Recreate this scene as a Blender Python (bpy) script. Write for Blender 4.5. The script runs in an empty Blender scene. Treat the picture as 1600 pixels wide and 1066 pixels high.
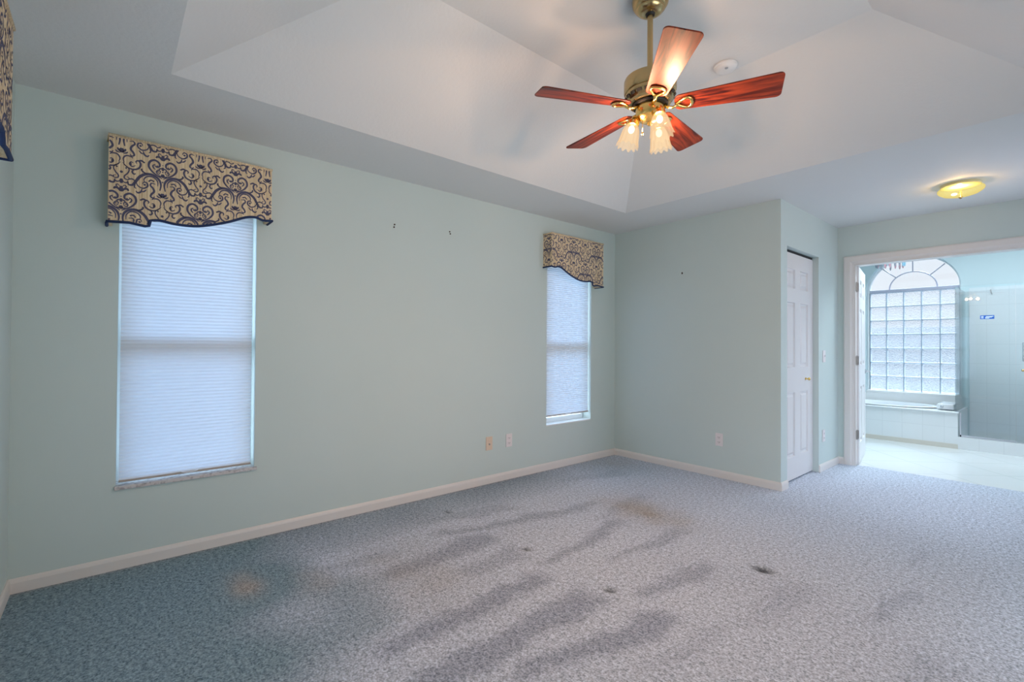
import bpy, bmesh, math, random
import numpy as np
from mathutils import Vector, Matrix, noise as mnoise
random.seed(7)
S = bpy.context.scene
C = S.collection
PI = math.pi
R = math.radians

# ------------------------------------------------------------------ camera
FPX = 739.36
yaw, pitch, roll = R(49.7107), R(0.5872), R(0.3320)
cam_d = bpy.data.cameras.new('camera')
cam_d.sensor_width = 36.0
cam_d.lens = FPX / 1600 * 36
cam_d.clip_start = 0.02
cam = bpy.data.objects.new('camera', cam_d)
C.objects.link(cam)
fw = Vector((-math.sin(yaw) * math.cos(pitch), math.cos(yaw) * math.cos(pitch), math.sin(pitch)))
rt0 = Vector((math.cos(yaw), math.sin(yaw), 0))
up0 = rt0.cross(fw)
rt = rt0 * math.cos(roll) + up0 * math.sin(roll)
up = -rt0 * math.sin(roll) + up0 * math.cos(roll)
M = Matrix((rt, up, -fw)).transposed().to_4x4()
M.translation = Vector((3.2668, -4.2637, 1.1942))
cam.matrix_world = M
S.camera = cam

# ------------------------------------------------------------------ exposure, world, daylight
S.view_settings.view_transform = 'Standard'
S.view_settings.look = 'None'
S.view_settings.gamma = 1
S.view_settings.use_curve_mapping = False
S.view_settings.exposure = 0.06
S.cycles.max_bounces = 12
S.cycles.diffuse_bounces = 6
S.cycles.transparent_max_bounces = 16
S.cycles.caustics_reflective = False
S.cycles.caustics_refractive = False
S.cycles.sample_clamp_indirect = 6

W = bpy.data.worlds.new('sky')
S.world = W
W.use_nodes = True
nt = W.node_tree
bg = nt.nodes['Background']
tc = nt.nodes.new('ShaderNodeTexCoord')
sx = nt.nodes.new('ShaderNodeSeparateXYZ')
rp = nt.nodes.new('ShaderNodeValToRGB')
nt.links.new(tc.outputs['Generated'], sx.inputs[0])
nt.links.new(sx.outputs['Z'], rp.inputs[0])
rp.color_ramp.elements[0].position = 0.0
rp.color_ramp.elements[0].color = (0.95, 0.93, 0.94, 1)
rp.color_ramp.elements[1].position = 0.6
rp.color_ramp.elements[1].color = (0.62, 0.80, 1.0, 1)
nt.links.new(rp.outputs[0], bg.inputs[0])
bg.inputs[1].default_value = 1.02


XP = 4.9


def lamp(name, kind, loc, energy, color, **k):
    d = bpy.data.lights.new(name, kind)
    d.energy = energy
    d.color = color
    for a, b in k.items():
        if a != 'aim':
            setattr(d, a, b)
    o = bpy.data.objects.new(name, d)
    C.objects.link(o)
    o.location = loc
    if 'aim' in k:
        o.rotation_euler = Vector(k['aim']).to_track_quat('-Z', 'Y').to_euler()
    return o


# soft daylight from the three open sides of the house (broad sky, no hard sun)
lamp('daylight_north', 'SUN', (1.8, 9, 5), 30.0, (0.72, 0.88, 1.0), angle=R(36), aim=(-0.15, -1, -1.1))
lamp('daylight_west', 'SUN', (-6, -2, 5), 13.0, (0.53, 0.75, 1.0), angle=R(90), aim=(1, 0.0, -0.35))
lamp('daylight_south', 'SUN', (2, -9, 5), 20.0, (0.84, 0.93, 1.0), angle=R(80), aim=(0.0, 1, -0.25))
# added upward fill outside the unseen sliding door, brightens the ceiling
lamp('east_fill', 'AREA', (XP, -2.5, 0.05), 70.0, (1.0, 0.90, 0.80), shape='RECTANGLE', size=2.6, size_y=1.6, aim=(-1, 0.0, 0.75))
# fill light outside a window added to the unseen right wall
lamp('vestibule_fill', 'AREA', (4.6, 0.55, 1.7), 29.0, (0.92, 0.82, 1.0), shape='RECTANGLE', size=1.3, size_y=1.2, aim=(-1, -0.05, -0.15))
# overhead fill added to brighten the bathroom, no fixture modelled
lamp('bathroom_fill', 'AREA', (2.8, 2.6, 2.72), 55.0, (0.80, 0.91, 1.0), shape='RECTANGLE', size=1.6, size_y=1.0, aim=(0, 0, -1))


# ------------------------------------------------------------------ materials
def mat(name, col, rough=0.6, metal=0.0, **k):
    m = bpy.data.materials.new(name)
    m.use_nodes = True
    b = m.node_tree.nodes['Principled BSDF']
    b.inputs['Base Color'].default_value = (*col, 1)
    b.inputs['Roughness'].default_value = rough
    b.inputs['Metallic'].default_value = metal
    for a, v in k.items():
        b.inputs[a.replace('_', ' ')].default_value = v
    return m


def nodes(m):
    return m.node_tree.nodes, m.node_tree.links, m.node_tree.nodes['Principled BSDF']


def noise_col(m, c1, c2, scale=4, stretch=(1, 1, 1), detail=3, lo=0.35, hi=0.65, coord='Object'):
    n, l, b = nodes(m)
    t = n.new('ShaderNodeTexCoord')
    mp = n.new('ShaderNodeMapping')
    mp.inputs['Scale'].default_value = stretch
    x = n.new('ShaderNodeTexNoise')
    x.inputs['Scale'].default_value = scale
    x.inputs['Detail'].default_value = detail
    r = n.new('ShaderNodeValToRGB')
    r.color_ramp.elements[0].position = lo
    r.color_ramp.elements[0].color = (*c1, 1)
    r.color_ramp.elements[1].position = hi
    r.color_ramp.elements[1].color = (*c2, 1)
    l.new(t.outputs[coord], mp.inputs[0])
    l.new(mp.outputs[0], x.inputs[0])
    l.new(x.outputs[0], r.inputs[0])
    l.new(r.outputs[0], b.inputs['Base Color'])
    return r


def bump(m, scale, strength, dist=0.002, detail=3, kind='ShaderNodeTexNoise'):
    n, l, b = nodes(m)
    t = n.new('ShaderNodeTexCoord')
    x = n.new(kind)
    x.inputs['Scale'].default_value = scale
    if 'Detail' in x.inputs:
        x.inputs['Detail'].default_value = detail
    bp = n.new('ShaderNodeBump')
    bp.inputs['Strength'].default_value = strength
    bp.inputs['Distance'].default_value = dist
    l.new(t.outputs['Object'], x.inputs[0])
    l.new(x.outputs[0], bp.inputs['Height'])
    l.new(bp.outputs[0], b.inputs['Normal'])


PAINT = mat('mint_wall_paint', (0.57, 0.665, 0.655), 0.55)
noise_col(PAINT, (0.565, 0.66, 0.648), (0.575, 0.67, 0.66), 1.5)
bump(PAINT, 90, 0.15, 0.0015)
BATHPAINT = mat('bathroom_wall_paint', (0.56, 0.66, 0.68), 0.5)
CEIL = mat('textured_ceiling_paint', (0.72, 0.725, 0.73), 0.8)
bump(CEIL, 55, 0.3, 0.004, 4)
TRIM = mat('white_trim_paint', (0.74, 0.71, 0.69), 0.4)
WHITE = mat('white_satin', (0.80, 0.79, 0.79), 0.35)
DOORP = mat('white_door_paint', (0.74, 0.73, 0.74), 0.4)
ALU = mat('white_window_frame', (0.82, 0.84, 0.86), 0.35)
BRASS = mat('antique_brass', (0.52, 0.385, 0.19), 0.25, 1.0)
GOLD = mat('polished_brass', (0.86, 0.60, 0.20), 0.2, 1.0)
BLACK = mat('black_rubber', (0.012, 0.012, 0.015), 0.5)
DARK = mat('dark_slot', (0.02, 0.02, 0.02), 0.8)
CHROME = mat('brushed_chrome', (0.62, 0.64, 0.68), 0.25, 1.0)
HINGE = mat('hinge_metal', (0.42, 0.38, 0.36), 0.35, 0.9)
NAVY = mat('navy_cord', (0.012, 0.03, 0.10), 0.8)
CREAM = mat('almond_plastic', (0.72, 0.58, 0.46), 0.4)
PLATE = mat('white_plastic', (0.78, 0.74, 0.76), 0.35)
MARBLE = mat('grey_marble_sill', (0.55, 0.54, 0.55), 0.25)
noise_col(MARBLE, (0.36, 0.34, 0.35), (0.60, 0.58, 0.59), 40, (1, 1, 1), 6, 0.36, 0.52)
STICKER = mat('blue_sticker', (0.01, 0.09, 0.38), 0.4)
PRINT = mat('white_print', (0.8, 0.86, 0.95), 0.5)
TUBW = mat('white_tub_acrylic', (0.82, 0.83, 0.85), 0.15)
LAWN = mat('outside_gravel', (0.09, 0.09, 0.085), 0.9)
noise_col(LAWN, (0.06, 0.062, 0.06), (0.12, 0.118, 0.112), 3)
BACKDROP = mat('dark_backdrop', (0.08, 0.10, 0.13), 0.7)

# closet shade of wood for the fan blades
WOOD = mat('mahogany_veneer', (0.25, 0.05, 0.02), 0.38, 0.0, Specular_IOR_Level=0.28)
n, l, b = nodes(WOOD)
t = n.new('ShaderNodeUVMap')
mp = n.new('ShaderNodeMapping')
mp.inputs['Scale'].default_value = (2.5, 26, 1)
x = n.new('ShaderNodeTexNoise')
x.inputs['Scale'].default_value = 1.6
x.inputs['Detail'].default_value = 6
x.inputs['Distortion'].default_value = 0.9
r = n.new('ShaderNodeValToRGB')
r.color_ramp.elements[0].position = 0.36
r.color_ramp.elements[0].color = (0.040, 0.005, 0.005, 1)
r.color_ramp.elements[1].position = 0.62
r.color_ramp.elements[1].color = (0.31, 0.046, 0.016, 1)
l.new(t.outputs[0], mp.inputs[0]); l.new(mp.outputs[0], x.inputs[0]); l.new(x.outputs[0], r.inputs[0]); l.new(r.outputs[0], b.inputs['Base Color'])

# damask ground: tan strie fabric
FABRIC = mat('tan_strie_fabric', (0.55, 0.45, 0.30), 0.9)
noise_col(FABRIC, (0.54, 0.40, 0.25), (0.84, 0.70, 0.48), 5, (34, 34, 0.8), 4, 0.3, 0.7)
INK = mat('slate_blue_damask_print', (0.085, 0.085, 0.15), 0.9)


def thin_glass(name, tint, fres=0.06, rough=0.0):
    m = bpy.data.materials.new(name)
    m.use_nodes = True
    n, l = m.node_tree.nodes, m.node_tree.links
    n.clear()
    o = n.new('ShaderNodeOutputMaterial')
    mx = n.new('ShaderNodeMixShader')
    tr = n.new('ShaderNodeBsdfTransparent')
    tr.inputs[0].default_value = (*tint, 1)
    g = n.new('ShaderNodeBsdfGlossy')
    g.inputs['Roughness'].default_value = rough
    lw = n.new('ShaderNodeLayerWeight')
    lw.inputs[0].default_value = 0.25
    ma = n.new('ShaderNodeMath')
    ma.operation = 'MULTIPLY_ADD'
    ma.inputs[1].default_value = 0.6
    ma.inputs[2].default_value = fres
    l.new(lw.outputs['Fresnel'], ma.inputs[0])
    l.new(ma.outputs[0], mx.inputs[0])
    l.new(tr.outputs[0], mx.inputs[1])
    l.new(g.outputs[0], mx.inputs[2])
    l.new(mx.outputs[0], o.inputs[0])
    return m


PANE = thin_glass('window_glass', (0.95, 0.98, 1.0), 0.03)
SHOWERG = thin_glass('aqua_tinted_shower_glass', (0.965, 0.992, 0.998), 0.05)


def translucent(name, dcol, tcol, mixt=0.5, transp=0.0, emis=None, gloss=0.0):
    m = bpy.data.materials.new(name)
    m.use_nodes = True
    n, l = m.node_tree.nodes, m.node_tree.links
    n.clear()
    o = n.new('ShaderNodeOutputMaterial')
    d = n.new('ShaderNodeBsdfDiffuse'); d.inputs[0].default_value = (*dcol, 1)
    t = n.new('ShaderNodeBsdfTranslucent'); t.inputs[0].default_value = (*tcol, 1)
    mx = n.new('ShaderNodeMixShader'); mx.inputs[0].default_value = mixt
    l.new(d.outputs[0], mx.inputs[1]); l.new(t.outputs[0], mx.inputs[2])
    last = mx
    if transp:
        p = n.new('ShaderNodeBsdfTransparent')
        m2 = n.new('ShaderNodeMixShader'); m2.inputs[0].default_value = transp
        l.new(last.outputs[0], m2.inputs[1]); l.new(p.outputs[0], m2.inputs[2])
        last = m2
    if gloss:
        g = n.new('ShaderNodeBsdfGlossy'); g.inputs['Roughness'].default_value = 0.15
        m3 = n.new('ShaderNodeMixShader'); m3.inputs[0].default_value = gloss
        l.new(last.outputs[0], m3.inputs[1]); l.new(g.outputs[0], m3.inputs[2])
        last = m3
    l.new(last.outputs[0], o.inputs[0])
    return m


SHADEFAB = translucent('pleated_shade_fabric', (0.80, 0.78, 0.74), (0.46, 0.55, 0.68), 0.3)


def lit_glass(name, c_face, c_edge, strength, transp, gloss=0.08):
    """glass of a burning lamp: glows itself, partly see-through, denser where seen edge-on"""
    m = bpy.data.materials.new(name)
    m.use_nodes = True
    n, l = m.node_tree.nodes, m.node_tree.links
    n.clear()
    o = n.new('ShaderNodeOutputMaterial')
    lw = n.new('ShaderNodeLayerWeight'); lw.inputs[0].default_value = 0.35
    mc = n.new('ShaderNodeMix'); mc.data_type = 'RGBA'
    mc.inputs[6].default_value = (*c_face, 1); mc.inputs[7].default_value = (*c_edge, 1)
    l.new(lw.outputs['Facing'], mc.inputs[0])
    e = n.new('ShaderNodeEmission'); e.inputs[1].default_value = strength
    l.new(mc.outputs[2], e.inputs[0])
    p = n.new('ShaderNodeBsdfTransparent')
    m1 = n.new('ShaderNodeMixShader'); m1.inputs[0].default_value = transp
    l.new(e.outputs[0], m1.inputs[1]); l.new(p.outputs[0], m1.inputs[2])
    g = n.new('ShaderNodeBsdfGlossy'); g.inputs['Roughness'].default_value = 0.2
    m2 = n.new('ShaderNodeMixShader'); m2.inputs[0].default_value = gloss
    l.new(m1.outputs[0], m2.inputs[1]); l.new(g.outputs[0], m2.inputs[2])
    l.new(m2.outputs[0], o.inputs[0])
    return m


FROST = lit_glass('ribbed_frosted_glass', (1.0, 0.72, 0.42), (0.82, 0.46, 0.22), 1.0, 0.33, 0.0)
BOWLG = lit_glass('amber_pressed_glass', (1.0, 0.84, 0.22), (0.80, 0.60, 0.10), 1.0, 0.45, 0.02)

# glass blocks: clear, strongly rippled
BLOCK = bpy.data.materials.new('rippled_glass_block')
BLOCK.use_nodes = True
n, l = BLOCK.node_tree.nodes, BLOCK.node_tree.links
n.clear()
o = n.new('ShaderNodeOutputMaterial')
tcn = n.new('ShaderNodeTexCoord')
mpn = n.new('ShaderNodeMapping')
mpn.inputs['Scale'].default_value = (1, 1, 2.2)
mpn.inputs['Rotation'].default_value = (0, 0.5, 0)
nz = n.new('ShaderNodeTexNoise'); nz.inputs['Scale'].default_value = 34; nz.inputs['Detail'].default_value = 2
nz.inputs['Distortion'].default_value = 1.2
bpn = n.new('ShaderNodeBump'); bpn.inputs['Strength'].default_value = 0.9; bpn.inputs['Distance'].default_value = 0.14
gl = n.new('ShaderNodeBsdfRefraction'); gl.inputs['IOR'].default_value = 1.3; gl.inputs['Roughness'].default_value = 0.0
gl.inputs[0].default_value = (0.95, 0.98, 1.0, 1)
tl = n.new('ShaderNodeBsdfTranslucent'); tl.inputs[0].default_value = (0.85, 0.95, 1.0, 1)
tp = n.new('ShaderNodeBsdfTransparent'); tp.inputs[0].default_value = (0.92, 0.98, 1.0, 1)
gs = n.new('ShaderNodeBsdfGlossy'); gs.inputs['Roughness'].default_value = 0.1
ma1 = n.new('ShaderNodeMixShader'); ma1.inputs[0].default_value = 0.04
ma2 = n.new('ShaderNodeMixShader'); ma2.inputs[0].default_value = 0.25
ma3 = n.new('ShaderNodeMixShader'); ma3.inputs[0].default_value = 0.08
l.new(tcn.outputs['Object'], mpn.inputs[0]); l.new(mpn.outputs[0], nz.inputs[0]); l.new(nz.outputs[0], bpn.inputs['Height'])
l.new(bpn.outputs[0], gl.inputs['Normal']); l.new(bpn.outputs[0], tl.inputs['Normal']); l.new(bpn.outputs[0], gs.inputs['Normal'])
l.new(gl.outputs[0], ma1.inputs[1]); l.new(tl.outputs[0], ma1.inputs[2])
l.new(ma1.outputs[0], ma2.inputs[1]); l.new(tp.outputs[0], ma2.inputs[2])
l.new(ma2.outputs[0], ma3.inputs[1]); l.new(gs.outputs[0], ma3.inputs[2])
l.new(ma3.outputs[0], o.inputs[0])


def emitter(name, col, s):
    m = bpy.data.materials.new(name)
    m.use_nodes = True
    n, l = m.node_tree.nodes, m.node_tree.links
    n.clear()
    o = n.new('ShaderNodeOutputMaterial')
    e = n.new('ShaderNodeEmission')
    e.inputs[0].default_value = (*col, 1)
    e.inputs[1].default_value = s
    l.new(e.outputs[0], o.inputs[0])
    return m


BULB = emitter('lit_bulb', (1.0, 0.86, 0.62), 6.0)


def tile_mat(name, col, grout, sx_, sz_, rough, rot=0.0, off=(0, 0, 0), mortar=0.012, vert=False):
    m = mat(name, col, rough)
    n, l, b = nodes(m)
    t = n.new('ShaderNodeTexCoord')
    mp = n.new('ShaderNodeMapping')
    if vert:
        mp.inputs['Rotation'].default_value = (R(90), 0, 0)
    else:
        mp.inputs['Rotation'].default_value = (0, 0, rot)
    mp.inputs['Location'].default_value = off
    br = n.new('ShaderNodeTexBrick')
    br.offset = 0
    br.inputs['Scale'].default_value = 1
    br.inputs['Brick Width'].default_value = sx_
    br.inputs['Row Height'].default_value = sz_
    br.inputs['Mortar Size'].default_value = mortar
    br.inputs['Mortar Smooth'].default_value = 0.2
    br.inputs['Color1'].default_value = (*col, 1)
    br.inputs['Color2'].default_value = (col[0] * .985, col[1] * .985, col[2] * .985, 1)
    br.inputs['Mortar'].default_value = (*grout, 1)
    l.new(t.outputs['Object'], mp.inputs[0])
    l.new(mp.outputs[0], br.inputs[0])
    l.new(br.outputs[0], b.inputs['Base Color'])
    return m


FLOORTILE = tile_mat('glossy_white_floor_tile', (0.74, 0.76, 0.76), (0.52, 0.56, 0.55), 0.509, 0.509, 0.16, R(45), (0.0, 0.0, 0), 0.004)
WALLTILE = tile_mat('white_wall_tile', (0.72, 0.735, 0.75), (0.65, 0.665, 0.68), 0.2, 0.25, 0.25, 0, (0.02, 0.0, 0), 0.003, True)
BEIGE = mat('beige_base_tile', (0.60, 0.56, 0.50), 0.4)


# ------------------------------------------------------------------ mesh helpers
def org(p):
    v = Vector((0, 0, 0))
    while p is not None:
        v += Vector(p.location)
        p = p.parent
    return v


def obj(name, bm, m, parent=None, smooth=False, loc=None, bevel=0.0, seg=2, autos=None):
    """bm in world coordinates; becomes ONE mesh object, its origin at loc / at its parent's origin"""
    o_ = org(parent) if parent is not None else (Vector(loc) if loc is not None else Vector((0, 0, 0)))
    bmesh.ops.translate(bm, vec=-o_, verts=bm.verts)
    me = bpy.data.meshes.new(name)
    bm.to_mesh(me)
    bm.free()
    ms = m if isinstance(m, (list, tuple)) else [m]
    for q in ms:
        me.materials.append(q)
    ob = bpy.data.objects.new(name, me)
    C.objects.link(ob)
    if parent is not None:
        ob.parent = parent
    else:
        ob.location = o_
    if smooth:
        for p in me.polygons:
            p.use_smooth = True
        if autos:
            me.set_sharp_from_angle(angle=R(autos))
    if bevel:
        bv = ob.modifiers.new('bevel', 'BEVEL')
        bv.width = bevel
        bv.segments = seg
        bv.limit_method = 'ANGLE'
        bv.angle_limit = R(40)
    return ob


def B():
    return bmesh.new()


def box(bm, a, b_, mi=0):
    vs = [bm.verts.new((x, y, z)) for x in (a[0], b_[0]) for y in (a[1], b_[1]) for z in (a[2], b_[2])]
    for f in ((0, 1, 3, 2), (4, 6, 7, 5), (0, 4, 5, 1), (2, 3, 7, 6), (0, 2, 6, 4), (1, 5, 7, 3)):
        q = bm.faces.new([vs[i] for i in f])
        q.material_index = mi
    return bm


def frame_of(d):
    d = Vector(d).normalized()
    a = Vector((0, 0, 1)) if abs(d.z) < 0.9 else Vector((1, 0, 0))
    u = d.cross(a).normalized()
    return u, d.cross(u).normalized()


def tube(bm, pts, rad, seg=10, closed=False, cap=True, flat=1.0, mi=0):
    pts = [Vector(p) for p in pts]
    n = len(pts)
    rads = rad if isinstance(rad, (list, tuple)) else [rad] * n
    rings = []
    u = None
    for i in range(n):
        if closed:
            d = pts[(i + 1) % n] - pts[i - 1]
        else:
            d = pts[min(i + 1, n - 1)] - pts[max(i - 1, 0)]
        d.normalize()
        if u is None:
            u, v = frame_of(d)
        else:
            u = (u - d * u.dot(d)).normalized()
            v = d.cross(u)
        rings.append([bm.verts.new(pts[i] + (u * math.cos(2 * PI * k / seg) + v * math.sin(2 * PI * k / seg) * flat) * rads[i]) for k in range(seg)])
    m_ = n if closed else n - 1
    for i in range(m_):
        a, c = rings[i], rings[(i + 1) % n]
        for k in range(seg):
            f = bm.faces.new((a[k], a[(k + 1) % seg], c[(k + 1) % seg], c[k]))
            f.material_index = mi
    if cap and not closed:
        bm.faces.new(rings[0][::-1]).material_index = mi
        bm.faces.new(rings[-1]).material_index = mi
    return bm


def lathe(bm, prof, c, seg=40, axis=None, fn=None, mi=0):
    """prof: list of (r, h) along axis (default +Z) from c; fn(k, i, r) may modulate radius"""
    c = Vector(c)
    ax = Vector(axis).normalized() if axis is not None else Vector((0, 0, 1))
    if axis is None:
        u, v = Vector((1, 0, 0)), Vector((0, 1, 0))
    else:
        u, v = frame_of(ax)
    rings = []
    for i, (r_, h) in enumerate(prof):
        if r_ < 1e-6:
            rings.append([bm.verts.new(c + ax * h)])
            continue
        ring = []
        for k in range(seg):
            a = 2 * PI * k / seg
            rr, hh = (r_, h) if fn is None else fn(a, i, r_, h)
            ring.append(bm.verts.new(c + ax * hh + (u * math.cos(a) + v * math.sin(a)) * rr))
        rings.append(ring)
    for i in range(len(rings) - 1):
        a, d = rings[i], rings[i + 1]
        for k in range(seg):
            k2 = (k + 1) % seg
            if len(a) == 1 and len(d) == 1:
                continue
            if len(a) == 1:
                f = bm.faces.new((a[0], d[k2], d[k]))
            elif len(d) == 1:
                f = bm.faces.new((a[k], a[k2], d[0]))
            else:
                f = bm.faces.new((a[k], a[k2], d[k2], d[k]))
            f.material_index = mi
    bmesh.ops.recalc_face_normals(bm, faces=bm.faces)
    return bm


def prism(bm, pts2, lo, hi, plane='yz', mi=0):
    """extrude a 2-D polygon. plane 'yz' -> extrude in x, 'xz' -> in y, 'xy' -> in z"""
    def P(p, t):
        return {'yz': (t, p[0], p[1]), 'xz': (p[0], t, p[1]), 'xy': (p[0], p[1], t)}[plane]
    a = [bm.verts.new(P(p, lo)) for p in pts2]
    c = [bm.verts.new(P(p, hi)) for p in pts2]
    n_ = len(pts2)
    fs = [bm.faces.new(a), bm.faces.new(c[::-1])]
    for i in range(n_):
        fs.append(bm.faces.new((a[i], a[(i + 1) % n_], c[(i + 1) % n_], c[i])))
    for f in fs:
        f.material_index = mi
    bmesh.ops.recalc_face_normals(bm, faces=fs)
    return bm


def sphere(bm, c, r_, sc=(1, 1, 1), u=16, v=10):
    mt = Matrix.Translation(Vector(c)) @ Matrix.Diagonal((*sc, 1))
    bmesh.ops.create_uvsphere(bm, u_segments=u, v_segments=v, radius=r_, matrix=mt)
    return bm


def thing(name, label, cat, loc, group=None):
    o = bpy.data.objects.new(name, None)
    C.objects.link(o)
    o.location = loc
    o.empty_display_size = 0.1
    o['label'] = label
    o['category'] = cat
    if group:
        o['group'] = group
    return o


def tag(o, label, cat, group=None):
    o['label'] = label
    o['category'] = cat
    if group:
        o['group'] = group
    return o


def struct(name, bm, m, parent=None, **k):
    o = obj(name, bm, m, parent, **k)
    if parent is None:
        o['kind'] = 'structure'
    return o


def sempty(name, loc):
    o = bpy.data.objects.new(name, None)
    C.objects.link(o)
    o.location = loc
    o['kind'] = 'structure'
    return o


# ------------------------------------------------------------------ room dimensions
H = 2.44                 # low ceiling
ZU = 2.875               # raised part of the tray
X1 = 1.706               # closet bump-out corner
Y2 = 1.4965              # bathroom wall
YS = -4.6275             # near end wall
XE = 3.93                # right wall
TX0, TX1, TY0, TY1 = 0.589, 3.341, -4.065, -0.613       # tray opening
UX0, UX1, UY0, UY1 = 1.290, 2.640, -3.290, -1.398       # raised flat
YT = 1.56                # carpet / tile joint
YB0, YB1 = 4.25, 4.47    # bathroom end wall
XBL = 1.05
HB = 2.75

# carpet with a pile-lay, stain and painted dimness attribute
gx0, gx1, gy0, gy1, st = 0.0, 3.93, -4.6275, 1.56, 0.02
nx, ny = int((gx1 - gx0) / st) + 1, int((gy1 - gy0) / st) + 1
xs = np.linspace(gx0, gx1, nx)
ys = np.linspace(gy0, gy1, ny)
GX, GY = np.meshgrid(xs, ys)
rng = np.random.default_rng(3)


def vnoise(X, Y, sc, seed):
    rg = np.random.default_rng(seed)
    g = rg.random((64, 64))
    x = X * sc + 20
    y = Y * sc + 20
    xi, yi = np.floor(x).astype(int), np.floor(y).astype(int)
    fx, fy = x - xi, y - yi
    fx, fy = fx * fx * (3 - 2 * fx), fy * fy * (3 - 2 * fy)
    a = g[xi % 64, yi % 64]; b_ = g[(xi + 1) % 64, yi % 64]; c_ = g[xi % 64, (yi + 1) % 64]; d_ = g[(xi + 1) % 64, (yi + 1) % 64]
    return (a * (1 - fx) + b_ * fx) * (1 - fy) + (c_ * (1 - fx) + d_ * fx) * fy


wx = GX + (vnoise(GX, GY, 3, 1) - .5) * 0.08 + (vnoise(GX, GY, 13, 2) - .5) * 0.04
wy = GY + (vnoise(GX, GY, 4, 3) - .5) * 0.16
lay_shade = np.zeros_like(GX)


def streak(x0, y0, x1, y1, w0, w1, s):
    """darker strip left by the vacuum cleaner between two floor points"""
    global lay_shade
    dx, dy = x1 - x0, y1 - y0
    L = math.hypot(dx, dy)
    t_ = ((wx - x0) * dx + (wy - y0) * dy) / L ** 2
    d = np.abs((wx - x0) * dy - (wy - y0) * dx) / L
    w = w0 + (w1 - w0) * np.clip(t_, 0, 1)
    e = np.clip((w - d) / 0.06 + 0.5 + (vnoise(GX, GY, 22, 31) - .5) * .8, 0, 1) * np.clip(t_ * L / 0.12 + .3, 0, 1) * np.clip((1 - t_) * L / 0.12 + .3, 0, 1)
    lay_shade = np.maximum(lay_shade, e * s * .82)


for a in [(1.82, -3.75, 1.77, -2.40, .07, .09, .85), (1.53, -3.5, 1.49, -2.45, .05, .08, .8), (0.99, -3.2, 0.93, -2.45, .05, .10, .7),
          (1.93, -2.30, 1.97, -1.65, .03, .07, .6), (1.98, -3.15, 2.13, -2.30, .05, .07, .8), (2.25, -2.75, 2.33, -2.25, .03, .05, .35), (1.39, -2.45, 1.27, -1.6, .03, .06, .7),
          (0.70, -2.75, 0.93, -1.4, .04, .05, .6), (1.22, -2.9, 1.20, -2.4, .04, .09, .5), (0.42, -2.7, 0.55, -1.9, .05, .12, .5),
          (1.62, -2.2, 1.60, -1.4, .03, .06, .55), (2.35, -2.3, 2.45, -1.6, .05, .08, .25), (1.15, -1.7, 1.05, -1.0, .03, .05, .4),
          (2.72, -1.75, 2.80, -1.2, .03, .04, .5), (2.70, -1.0, 2.66, -0.6, .03, .03, .35), (2.9, -2.2, 2.95, -1.8, .05, .05, .3),
          (0.70, -3.6, 0.72, -3.0, .05, .05, .35), (0.35, -1.3, 0.5, -0.5, .06, .1, .4), (2.45, -3.3, 2.5, -2.9, .1, .06, .3)]:
    streak(*a)
wall_d = np.clip(1 - GX / 0.55, 0, 1) * np.clip((-0.6 - GY) / 0.8, 0, 1)  # darker and bluer towards the left wall
lay_shade = np.maximum(lay_shade, 0.55 * wall_d ** .6 * (0.6 + 0.8 * vnoise(GX, GY, 3, 9)))
left = np.clip((-3.25 - GY + (GX - .9) * -0.25 + (vnoise(GX, GY, 3, 12) - .5) * .5) / 0.45, 0, 1) * np.clip((1.75 - GX) / 0.4, 0, 1)  # left area: pile direction plus dimmer light painted into the colour
lay_shade = np.maximum(lay_shade, 0.6 * left)
lay_shade = np.clip(lay_shade + (vnoise(wx, wy, 2.2, 5) - .5) * 0.22, 0, 1)
stain = np.zeros_like(GX)
for (sxx, syy, ra, rb, s) in [(1.27, -1.30, .34, .20, .75), (0.62, -3.74, .14, .07, .9), (0.80, -3.45, .14, .10, .45), (1.05, -3.05, .35, .22, .5), (0.20, -0.35, .25, .3, .2)]:
    q = ((GX - sxx) / ra) ** 2 + ((GY - syy) / rb) ** 2
    stain = np.maximum(stain, s * np.exp(-q) * (0.55 + .9 * vnoise(GX, GY, 9, 21)))
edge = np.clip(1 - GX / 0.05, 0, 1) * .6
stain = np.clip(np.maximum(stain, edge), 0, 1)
dent = np.zeros_like(GX)
DENTS = [(2.194, -1.577, .050, .9), (1.802, -2.384, .028, .85), (1.195, -2.385, .022, .8), (0.374, -2.405, .02, .6)]
for (sxx, syy, ra, s) in DENTS:
    ra = max(ra, .03)
    dent = np.maximum(dent, s * np.exp(-(((GX - sxx) / ra) ** 2 + ((GY - syy) / (ra * .75)) ** 2) ** 1.5))
bl = np.exp(-(((GX - 1.98) / .09) ** 2 + ((GY + 1.93) / .11) ** 2) ** 2) * .55
lay_shade = np.maximum(lay_shade, bl)
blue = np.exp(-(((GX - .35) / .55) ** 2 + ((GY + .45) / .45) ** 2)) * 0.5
blue = np.maximum(np.maximum(blue, left * 1.1), wall_d ** .7 * .55)  # the painted dim left area also turns teal
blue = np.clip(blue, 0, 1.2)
me = bpy.data.meshes.new('floor')
co = np.stack([GX, GY, -0.012 * dent], -1).reshape(-1, 3)
idx = np.arange(nx * ny).reshape(ny, nx)
fa = np.stack([idx[:-1, :-1], idx[:-1, 1:], idx[1:, 1:], idx[1:, :-1]], -1).reshape(-1, 4)
me.from_pydata(co.tolist(), [], fa.tolist())
at = me.color_attributes.new('pile', 'FLOAT_COLOR', 'POINT')
cc = np.stack([lay_shade, stain, dent, blue], -1).reshape(-1).astype(np.float32)
at.data.foreach_set('color', cc)
floor = bpy.data.objects.new('floor', me)
C.objects.link(floor)
floor['kind'] = 'structure'
CARPET = mat('blue_grey_carpet', (0.3, 0.34, 0.4), 1.0)
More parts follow.
